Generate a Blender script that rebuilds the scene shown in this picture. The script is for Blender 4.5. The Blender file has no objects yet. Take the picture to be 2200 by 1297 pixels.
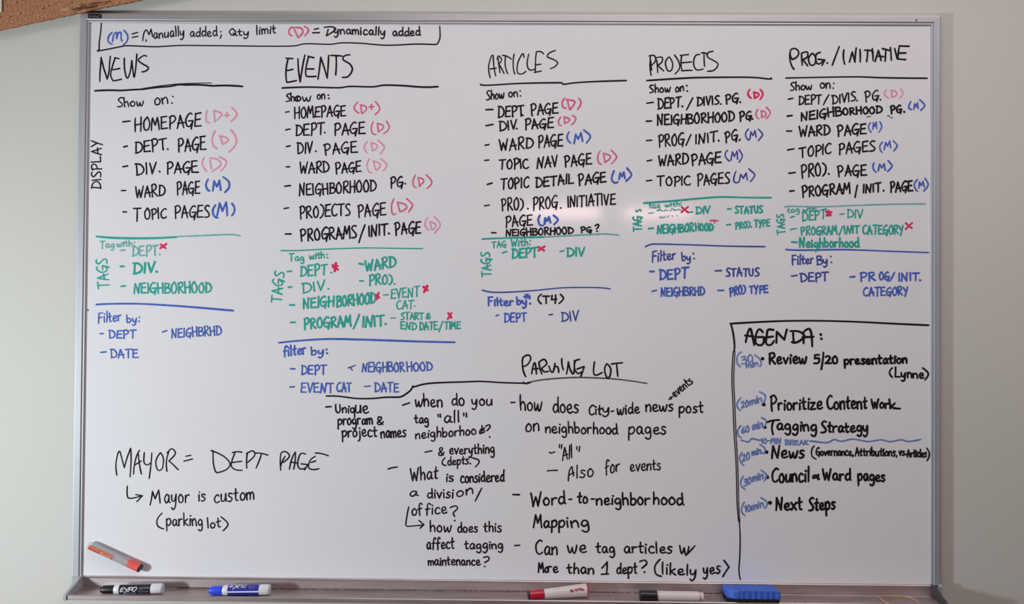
import bpy, math, random
from mathutils import Vector, Matrix
sc = bpy.context.scene
col = sc.collection
random.seed(7)

# ---------------------------------------------------------------- camera
Z0 = 1.45                                    # height of the centre of the writing surface
CAM = Vector((0.0294, -1.6276, Z0 - 0.0237))
YAW, PITCH, ROLL, FPX = -0.0102, 0.0130, 0.0072, 1650.0
def cam_axes():
    cy, sy, cp, sp = math.cos(YAW), math.sin(YAW), math.cos(PITCH), math.sin(PITCH)
    f = Vector((sy * cp, cy * cp, sp)); rt = Vector((cy, -sy, 0)); u = rt.cross(f)
    cr, sr = math.cos(ROLL), math.sin(ROLL)
    return cr * rt + sr * u, -sr * rt + cr * u, f
RT, UP, FW = cam_axes()
cd = bpy.data.cameras.new('camera'); cam = bpy.data.objects.new('camera', cd); col.objects.link(cam)
cd.sensor_width = 36.0; cd.lens = FPX / 2200 * 36.0; cd.clip_start = 0.05
m = Matrix((RT, UP, -FW)).transposed().to_4x4(); m.translation = CAM
cam.matrix_world = m
sc.camera = cam

# ---------------------------------------------------------------- world, lights, exposure
sc.view_settings.view_transform = 'Standard'; sc.view_settings.look = 'None'
sc.view_settings.gamma = 1.0; sc.view_settings.use_curve_mapping = False
sc.view_settings.exposure = 0.10
w = bpy.data.worlds.new('room_air'); sc.world = w; w.use_nodes = True
w.node_tree.nodes['Background'].inputs[0].default_value = (0.5, 0.5, 0.5, 1)
w.node_tree.nodes['Background'].inputs[1].default_value = 0.02
def area(name, loc, target, sx, sy, energy, color, spread=math.pi):
    d = bpy.data.lights.new(name, 'AREA'); d.shape = 'RECTANGLE'; d.size = sx; d.size_y = sy
    d.energy = energy; d.color = color; d.spread = spread
    o = bpy.data.objects.new(name, d); col.objects.link(o); o.location = loc
    o.rotation_euler = (Vector(target) - Vector(loc)).to_track_quat('-Z', 'Y').to_euler()
    return o
# daylight through the window in the left wall
area('window_daylight', (-1.97, -1.15, 1.10), (0, -1.15, 1.12), 0.17, 0.26, 34.5, (0.86, 0.965, 1.0))
# two warm fluorescent strips hanging behind the photographer
area('fluorescent_strip', (0.42, -5.6, 2.37), (0.42, 0, 1.45), 0.72, 0.06, 3.6, (1.0, 0.66, 0.62))
area('fluorescent_strip', (1.32, -5.6, 2.36), (1.32, 0, 1.45), 0.62, 0.05, 2.6, (1.0, 0.66, 0.62))
# unseen soft fill from above, added to brighten the upper board and wall
area('ceiling_fill', (0.75, -1.15, 2.73), (0.75, -1.15, 0), 2.2, 0.9, 22, (1.0, 0.93, 0.94))

# ---------------------------------------------------------------- pixel of the photograph -> point on a wall-parallel plane
def at(px, py, y=0.0):
    d = FW + RT * ((px - 1100) / FPX) + UP * ((648.5 - py) / FPX)
    return CAM + d * ((y - CAM.y) / d.y)

# ---------------------------------------------------------------- materials
def mat(name, base, rough=0.5, metal=0.0, var=None, vscale=40, bump=0, bscale=200, coat=0, spec=0.5, vcol=None, trans=0, alpha=1, stretch=None):
    mt = bpy.data.materials.new(name); mt.use_nodes = True
    nt = mt.node_tree; b = nt.nodes['Principled BSDF']
    b.inputs['Base Color'].default_value = (*base, 1); b.inputs['Roughness'].default_value = rough
    b.inputs['Metallic'].default_value = metal; b.inputs['Specular IOR Level'].default_value = spec
    b.inputs['Coat Weight'].default_value = coat; b.inputs['Coat Roughness'].default_value = 0.1
    b.inputs['Transmission Weight'].default_value = trans; b.inputs['Alpha'].default_value = alpha
    tc = nt.nodes.new('ShaderNodeTexCoord'); mp = nt.nodes.new('ShaderNodeMapping')
    nt.links.new(tc.outputs['Object'], mp.inputs[0])
    if stretch: mp.inputs['Scale'].default_value = stretch
    if var:
        n = nt.nodes.new('ShaderNodeTexNoise'); n.inputs['Scale'].default_value = vscale; n.inputs['Detail'].default_value = 4
        nt.links.new(mp.outputs[0], n.inputs['Vector'])
        r = nt.nodes.new('ShaderNodeValToRGB'); r.color_ramp.elements[0].position = 0.35; r.color_ramp.elements[1].position = 0.68
        r.color_ramp.elements[0].color = (*base, 1); r.color_ramp.elements[1].color = (*var, 1)
        nt.links.new(n.outputs['Fac'], r.inputs[0]); nt.links.new(r.outputs[0], b.inputs['Base Color'])
    if bump:
        n2 = nt.nodes.new('ShaderNodeTexNoise'); n2.inputs['Scale'].default_value = bscale; n2.inputs['Detail'].default_value = 3
        nt.links.new(mp.outputs[0], n2.inputs['Vector'])
        bp = nt.nodes.new('ShaderNodeBump'); bp.inputs['Strength'].default_value = bump; bp.inputs['Distance'].default_value = 0.002
        nt.links.new(n2.outputs['Fac'], bp.inputs['Height']); nt.links.new(bp.outputs[0], b.inputs['Normal'])
    return mt
M = {}
M['wall'] = mat('painted_wall', (0.64, 0.635, 0.59), 0.75, var=(0.67, 0.66, 0.62), vscale=1.5, bump=0.12, bscale=260)
M['ceiling'] = mat('ceiling_paint', (0.62, 0.55, 0.50), 0.9, var=(0.58, 0.52, 0.47), vscale=3)
M['floor'] = mat('brown_carpet', (0.10, 0.028, 0.026), 0.95, var=(0.14, 0.045, 0.04), vscale=60)
M['room'] = mat('room_wall', (0.40, 0.30, 0.29), 0.85, var=(0.36, 0.28, 0.27), vscale=2)
M['board'] = mat('white_enamel', (0.83, 0.825, 0.86), 0.085, var=(0.85, 0.84, 0.87), vscale=5, spec=0.5)
M['alu'] = mat('brushed_aluminium', (0.62, 0.59, 0.60), 0.5, 0.85, var=(0.52, 0.52, 0.54), vscale=60, stretch=(0.06, 1, 1))
M['aluv'] = mat('brushed_aluminium_upright', (0.52, 0.53, 0.56), 0.6, 0.6, var=(0.47, 0.48, 0.51), vscale=60, stretch=(1, 1, 0.06))
M['tray'] = mat('tray_aluminium', (0.60, 0.52, 0.52), 0.48, 0.85, var=(0.46, 0.385, 0.385), vscale=70, stretch=(0.12, 1, 1))
M['grime'] = mat('tray_grime', (0.06, 0.03, 0.03), 0.9, var=(0.20, 0.12, 0.12), vscale=300)
M['cap_grey'] = mat('grey_plastic', (0.42, 0.42, 0.46), 0.45, bump=0.1)
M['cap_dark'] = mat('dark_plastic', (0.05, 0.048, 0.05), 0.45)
M['black'] = mat('black_plastic', (0.012, 0.011, 0.014), 0.35)
M['white'] = mat('white_plastic', (0.74, 0.74, 0.76), 0.35, coat=0.2)
M['pinkwhite'] = mat('worn_white_plastic', (0.74, 0.64, 0.64), 0.4)
M['bluecap'] = mat('blue_plastic', (0.03, 0.07, 0.80), 0.35, coat=0.3)
M['bluelabel'] = mat('blue_label', (0.025, 0.025, 0.33), 0.35)
M['blacklabel'] = mat('black_label', (0.012, 0.010, 0.025), 0.35)
M['redcap'] = mat('red_plastic', (0.52, 0.005, 0.045), 0.35, coat=0.3)
M['darkred'] = mat('red_print', (0.35, 0.01, 0.04), 0.4)
M['orange'] = mat('orange_cap', (0.98, 0.14, 0.13), 0.35, trans=0.15)
M['orangelabel'] = mat('orange_label', (0.62, 0.10, 0.06), 0.45, var=(0.66, 0.16, 0.06), vscale=120)
M['clear'] = mat('clear_plastic', (0.93, 0.94, 0.98), 0.12, trans=0.75)
M['eraser'] = mat('blue_eraser_foam', (0.035, 0.12, 0.62), 0.6, var=(0.05, 0.15, 0.66), vscale=80, bump=0.15, bscale=500)
M['felt'] = mat('black_felt', (0.006, 0.006, 0.008), 0.95, bump=0.3, bscale=900)
M['rubber'] = mat('tan_rubber', (0.62, 0.36, 0.24), 0.6)
M['cork'] = mat('cork', (0.30, 0.125, 0.055), 0.9, var=(0.60, 0.29, 0.15), vscale=330, bump=0.7, bscale=420, stretch=(0.7, 1, 1))
M['corkdark'] = mat('dark_cork', (0.11, 0.035, 0.02), 0.95, var=(0.22, 0.08, 0.04), vscale=150)
M['corkpale'] = mat('pale_torn_cork', (0.66, 0.44, 0.30), 0.95, var=(0.45, 0.24, 0.14), vscale=120)
M['hole'] = mat('pin_hole_dark', (0.035, 0.012, 0.006), 1.0)
M['paper'] = mat('paper', (0.72, 0.66, 0.58), 0.8)
INK = {}
def ink(k, name, c, c2, sc_=120): INK[k] = (name, mat('ink_' + name.replace(' ', '_'), c, 0.6, var=c2, vscale=sc_, spec=0.08))
ink('K', 'black', (0.012, 0.009, 0.012), (0.022, 0.016, 0.02))
ink('G', 'thin grey', (0.07, 0.055, 0.06), (0.14, 0.12, 0.13))
ink('P', 'pale pink', (0.84, 0.27, 0.40), (0.84, 0.38, 0.48))
ink('Q', 'pink', (0.72, 0.10, 0.21), (0.76, 0.19, 0.30))
ink('X', 'red', (0.76, 0.025, 0.10), (0.78, 0.05, 0.15))
ink('B', 'blue', (0.055, 0.11, 0.50), (0.10, 0.17, 0.54))
ink('N', 'dark blue', (0.045, 0.06, 0.30), (0.09, 0.11, 0.38))
ink('T', 'teal', (0.02, 0.37, 0.29), (0.07, 0.44, 0.37))
ink('U', 'faded teal', (0.12, 0.44, 0.41), (0.27, 0.52, 0.50))
ink('W', 'light blue', (0.10, 0.18, 0.48), (0.22, 0.30, 0.58))

# ---------------------------------------------------------------- mesh helpers
def link(name, verts, faces, mtl, parent=None, smooth=False):
    me = bpy.data.meshes.new(name); me.from_pydata([tuple(v) for v in verts], [], faces); me.validate()
    for q in (mtl if isinstance(mtl, (list, tuple)) else [mtl]): me.materials.append(q)
    if smooth: me.polygons.foreach_set('use_smooth', [True] * len(me.polygons))
    me.update()
    o = bpy.data.objects.new(name, me); col.objects.link(o)
    if parent: o.parent = parent; o.matrix_parent_inverse = Matrix.Identity(4)
    return o
def box_vf(x0, x1, y0, y1, z0, z1):
    v = [(x, y, z) for x in (x0, x1) for y in (y0, y1) for z in (z0, z1)]
    f = [(0, 1, 3, 2), (4, 6, 7, 5), (0, 4, 5, 1), (2, 3, 7, 6), (0, 2, 6, 4), (1, 5, 7, 3)]
    return v, f
def box(name, b, mtl, parent=None, bevel=0):
    v, f = box_vf(*b); o = link(name, v, f, mtl, parent)
    if bevel:
        md = o.modifiers.new('bevel', 'BEVEL'); md.width = bevel; md.segments = 2
    return o
def empty(name, loc, label, cat, group=None):
    o = bpy.data.objects.new(name, None); col.objects.link(o); o.location = loc; o.empty_display_size = 0.05
    o['label'] = label; o['category'] = cat
    if group: o['group'] = group
    return o
def structure(o): o['kind'] = 'structure'; return o
def sweep(profile, path, closed_profile=True, mitre=None):
    """profile points lifted at each station of path (station = function (a,b)->Vector)"""
    v, f = [], []; n = len(profile)
    for st in path: v += [st(a, b) for a, b in profile]
    for i in range(len(path) - 1):
        for j in range(n if closed_profile else n - 1):
            k = (j + 1) % n; f.append((i * n + j, i * n + k, (i + 1) * n + k, (i + 1) * n + j))
    if closed_profile: f.append(tuple(range(n))[::-1]); f.append(tuple((len(path) - 1) * n + j for j in range(n)))
    return v, f
def lathe(name, prof, frame, mtl, parent, seg=32, a0=0.0, a1=2 * math.pi, cap=True):
    """prof: (u along axis, radius); frame: (origin, axis, e1, e2)"""
    O, A, E1, E2 = frame; full = abs(a1 - a0 - 2 * math.pi) < 1e-6
    ns = seg if full else seg + 1; v, f = [], []
    for u, r in prof:
        for k in range(ns):
            a = a0 + (a1 - a0) * k / seg
            v.append(O + A * u + E1 * (r * math.cos(a)) + E2 * (r * math.sin(a)))
    for i in range(len(prof) - 1):
        for k in range(ns if full else ns - 1):
            q = (k + 1) % ns; f.append((i * ns + k, i * ns + q, (i + 1) * ns + q, (i + 1) * ns + k))
    if cap and full: f.append(tuple(range(ns))[::-1]); f.append(tuple((len(prof) - 1) * ns + k for k in range(ns)))
    o = link(name, v, f, mtl, parent)
    for p in o.data.polygons:
        if len(p.vertices) == 4: p.use_smooth = True
    md = o.modifiers.new('edges', 'EDGE_SPLIT'); md.split_angle = math.radians(38)
    return o
# ---------------------------------------------------------------- the hand: strokes in a 100-high letter box (l straight, c curved, d dot)
FONT = {}
def _f(s):
    for ln in s.strip().split('\n'):
        ch, wd, st = ln.split(' ', 2)
        out = []
        for q in st.split('|'):
            t = q[0]; pts = [tuple(float(a) for a in p.split(',')) for p in q[1:].split()]
            out.append((t, pts))
        FONT[ch] = (float(wd), out)
_f('''
A 58 l2,-4 27,98 56,-2|l8,34 60,38
B 54 l6,97 6,0|c0,97 44,92 40,62 10,52|c10,52 54,42 50,8 2,0
C 56 c54,88 34,97 6,62 10,14 34,0 56,14
D 60 l10,94 9,2|c0,98 40,88 62,48 46,12 4,0
E 52 l50,98 4,95|l8,95 3,2 54,2|l5,50 44,54
F 50 l50,98 4,95|l8,95 5,-2|l5,52 42,54
G 62 c54,90 34,98 5,60 10,14 34,4 52,26|l26,44 62,44 46,-16
H 56 l3,98 6,-3|l52,100 52,-2|l4,46 56,52
I 12 l6,98 6,0
J 40 c4,100 34,72 34,24 4,-8
K 54 l6,98 6,0|l50,96 8,46 54,0
L 48 l6,100 4,2 48,4
M 66 l0,-2 12,98 32,36 54,100 64,-2
N 58 l2,-3 8,96 44,0 54,100
O 56 c32,98 5,62 14,6 42,4 54,50 36,96 26,94
P 52 l8,95 10,-6|c0,92 34,102 52,74 34,48 10,42
Q 60 c34,96 5,62 14,8 44,6 56,50 36,94 26,92|l34,30 66,-6
R 56 l8,95 8,-3|c0,92 36,102 48,74 30,54 10,50|l10,50 56,0
S 50 c50,92 28,99 8,78 26,54 48,26 36,4 4,2
T 58 l30,98 28,-3|l0,96 60,99
U 52 c4,98 4,30 24,0 44,24 48,98
V 52 l2,98 24,0 50,100
W 74 l2,98 18,0 36,66 52,0 74,100
X 50 l0,98 50,0|l50,98 0,0
Y 52 l0,98 24,48|l50,100 16,-16
Z 52 l0,95 50,95 0,0 52,0
a 48 c40,46 20,56 3,26 16,0 34,16 41,48|c41,48 41,12 52,2
b 44 l4,100 5,3|c5,36 28,56 43,30 28,1 5,6
c 44 c42,46 22,57 4,28 18,0 46,8
d 48 c41,44 18,55 3,24 18,0 40,18|l42,100 43,10 50,0
e 46 c6,24 36,32 30,55 8,44 6,14 22,0 48,10
f 40 c42,86 26,100 15,78 14,-6|l0,48 36,54
g 46 c40,46 20,56 3,28 18,6 38,24|c40,50 42,-18 26,-42 4,-30
h 44 l4,100 5,0|c5,32 24,56 38,40 40,0
i 14 l6,52 7,0|d8,76
j 22 c14,52 14,-22 -4,-38|d14,76
k 44 l4,100 4,0|l38,52 6,26 44,0
l 14 l7,100 7,0
m 62 l0,52 4,0|c4,32 20,55 30,38 30,0|c30,34 46,55 58,38 60,0
n 44 l0,52 4,0|c4,32 24,56 38,40 41,0
o 44 c24,55 3,36 10,2 34,4 42,32 24,55 16,52
p 46 l2,52 4,-44|c3,36 26,57 44,32 28,2 5,8
q 44 c38,46 18,55 2,25 18,2 38,22|l40,52 41,-46
r 36 l2,52 4,0|c4,30 18,52 36,50
s 38 c36,50 14,55 8,38 34,18 20,-1 0,4
t 36 c17,88 15,30 18,4 34,4|l0,52 36,57
u 48 c3,52 5,8 22,0 38,16 41,52|l41,52 45,0
v 42 l0,52 20,0 42,54
w 62 c0,52 8,4 18,2 30,40|c30,40 38,0 50,4 62,56
x 42 l0,54 42,-2|l42,54 0,-2
y 46 c2,52 6,16 24,12 38,46|c40,54 34,-16 16,-42 0,-30
z 42 l2,52 38,52 0,0 42,2
0 48 c28,98 4,62 12,4 38,4 46,52 28,98 20,94
1 24 l2,78 18,100 16,0
2 48 c2,80 22,100 42,78 26,34 2,2|l2,2 50,4
3 46 c4,92 40,96 36,64 14,52|c14,52 48,42 40,2 0,4
4 54 l12,95 6,42 54,48|l44,100 40,0
5 50 l48,98 10,96 8,56|c8,56 46,56 42,8 2,2
6 46 c40,98 8,66 4,20 26,0 44,20 34,46 8,34
. 12 d6,5
: 14 d7,8|d8,60
; 16 d9,60|l10,10 2,-16
, 14 l9,8 2,-16
- 44 l2,42 42,48
/ 46 l0,-16 44,112
? 46 c2,84 24,104 44,80 22,50 20,30|d20,4
( 24 c22,112 2,66 6,14 24,-10
) 24 c2,112 24,70 22,20 2,-12
& 50 c46,2 12,56 14,92 36,90 30,60 2,26 14,2 36,12 50,40
" 24 l4,104 5,76|l18,104 19,74
= 50 l4,62 46,68|l2,34 46,40
+ 50 l2,46 48,50|l26,72 24,22
''')
def smooth(pts, step=2.2):
    if len(pts) < 3: return pts
    if len(pts) == 3:
        a, m_, b = pts; c = (2 * m_[0] - (a[0] + b[0]) / 2, 2 * m_[1] - (a[1] + b[1]) / 2)
        n = max(6, min(16, int((math.hypot(m_[0] - a[0], m_[1] - a[1]) + math.hypot(b[0] - m_[0], b[1] - m_[1])) / step)))
        return [tuple((1 - t) ** 2 * a[j] + 2 * t * (1 - t) * c[j] + t * t * b[j] for j in (0, 1)) for t in (i / n for i in range(n + 1))]
    ph = lambda a, b, c: (2.5 * a[0] - 2 * b[0] + 0.5 * c[0], 2.5 * a[1] - 2 * b[1] + 0.5 * c[1])
    P = [ph(*pts[:3])] + list(pts) + [ph(pts[-1], pts[-2], pts[-3])]; out = []
    for i in range(1, len(P) - 2):
        p0, p1, p2, p3 = P[i - 1], P[i], P[i + 1], P[i + 2]
        L = math.hypot(p2[0] - p1[0], p2[1] - p1[1]); n = max(3, min(10, int(L / step)))
        for k in range(n):
            t = k / n; t2 = t * t; t3 = t2 * t
            out.append(tuple(0.5 * (2 * p1[j] + (p2[j] - p0[j]) * t + (2 * p0[j] - 5 * p1[j] + 4 * p2[j] - p3[j]) * t2 + (3 * p1[j] - p0[j] - 3 * p2[j] + p3[j]) * t3) for j in (0, 1)))
    out.append(pts[-1]); return out
def split_sharp(pts, ang=62):
    runs, cur = [], [pts[0]]
    for i in range(1, len(pts)):
        cur.append(pts[i])
        if i < len(pts) - 1:
            a = (pts[i][0] - pts[i - 1][0], pts[i][1] - pts[i - 1][1]); b = (pts[i + 1][0] - pts[i][0], pts[i + 1][1] - pts[i][1])
            la, lb = math.hypot(*a), math.hypot(*b)
            if la > 1e-6 and lb > 1e-6 and (a[0] * b[0] + a[1] * b[1]) / (la * lb) < math.cos(math.radians(ang)):
                runs.append(cur); cur = [pts[i]]
    runs.append(cur); return runs
def ribbon(pts, wd, taper=True):
    """2D outline strips with round ends: returns vertices, faces"""
    q = [pts[0]]
    for p in pts[1:]:
        if math.hypot(p[0] - q[-1][0], p[1] - q[-1][1]) > 0.25 * min(1, wd): q.append(p)
    if len(q) < 2: q = [pts[0], (pts[0][0] + wd * 0.12, pts[0][1] + wd * 0.05)]
    n = len(q); v, f = [], []; r0 = wd / 2
    ph = random.random() * 6.28; dirs = []
    for i in range(n):
        a = q[max(0, i - 1)]; b = q[min(n - 1, i + 1)]
        L = math.hypot(b[0] - a[0], b[1] - a[1]) or 1; dirs.append(((b[0] - a[0]) / L, (b[1] - a[1]) / L))
    def cap(c, d, r, sgn):
        base = len(v); m_ = 5
        for k in range(m_ + 1):
            a = math.pi / 2 * sgn + math.pi * k / m_ * sgn
            v.append((c[0] + r * (d[0] * math.cos(a) - d[1] * math.sin(a)), c[1] + r * (d[1] * math.cos(a) + d[0] * math.sin(a))))
        f.append(tuple(range(base, base + m_ + 1)))
    rs = [r0 * (1 + 0.09 * math.sin(ph + 5.0 * i / max(1, n - 1))) * (0.9 if taper and n > 3 and i in (0, n - 1) else 1) for i in range(n)]
    cap(q[0], dirs[0], rs[0], 1)
    base = len(v)
    for i in range(n):
        d = dirs[i]; r = rs[i]
        v.append((q[i][0] - d[1] * r, q[i][1] + d[0] * r)); v.append((q[i][0] + d[1] * r, q[i][1] - d[0] * r))
    for i in range(n - 1): f.append((base + 2 * i, base + 2 * i + 1, base + 2 * i + 3, base + 2 * i + 2))
    dl = (-dirs[-1][0], -dirs[-1][1]); cap(q[-1], dl, rs[-1], 1)
    return v, f
def word_strokes(text, x0, y0, x1, y1, h, perp=False, slant=0.0, jit=0.022):
    adv, tot = [], 0; gap = 13
    for ch in text:
        adv.append(tot); tot += (34 if ch == '_' else FONT[ch][0] + gap)
    tot -= gap
    dx, dy = x1 - x0, y1 - y0
    if perp:
        L = math.hypot(dx, dy); up = (dy / L, -dx / L)
    else: up = (slant, -1.0)
    out = []
    for ch, a in zip(text, adv):
        if ch == '_': continue
        jy = random.uniform(-2.5, 2.5); js = random.uniform(0.93, 1.07); sl = random.uniform(-0.07, 0.05)
        for t, pts in FONT[ch][1]:
            o = []
            for (px, py) in pts:
                u = (a + px + sl * py + random.uniform(-1, 1) * jit * 60) / tot; v_ = (py * js + jy + random.uniform(-1, 1) * jit * 60) / 100 * h
                o.append((x0 + dx * u + up[0] * v_, y0 + dy * u + up[1] * v_))
            out.append((t, o))
    return out
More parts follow.
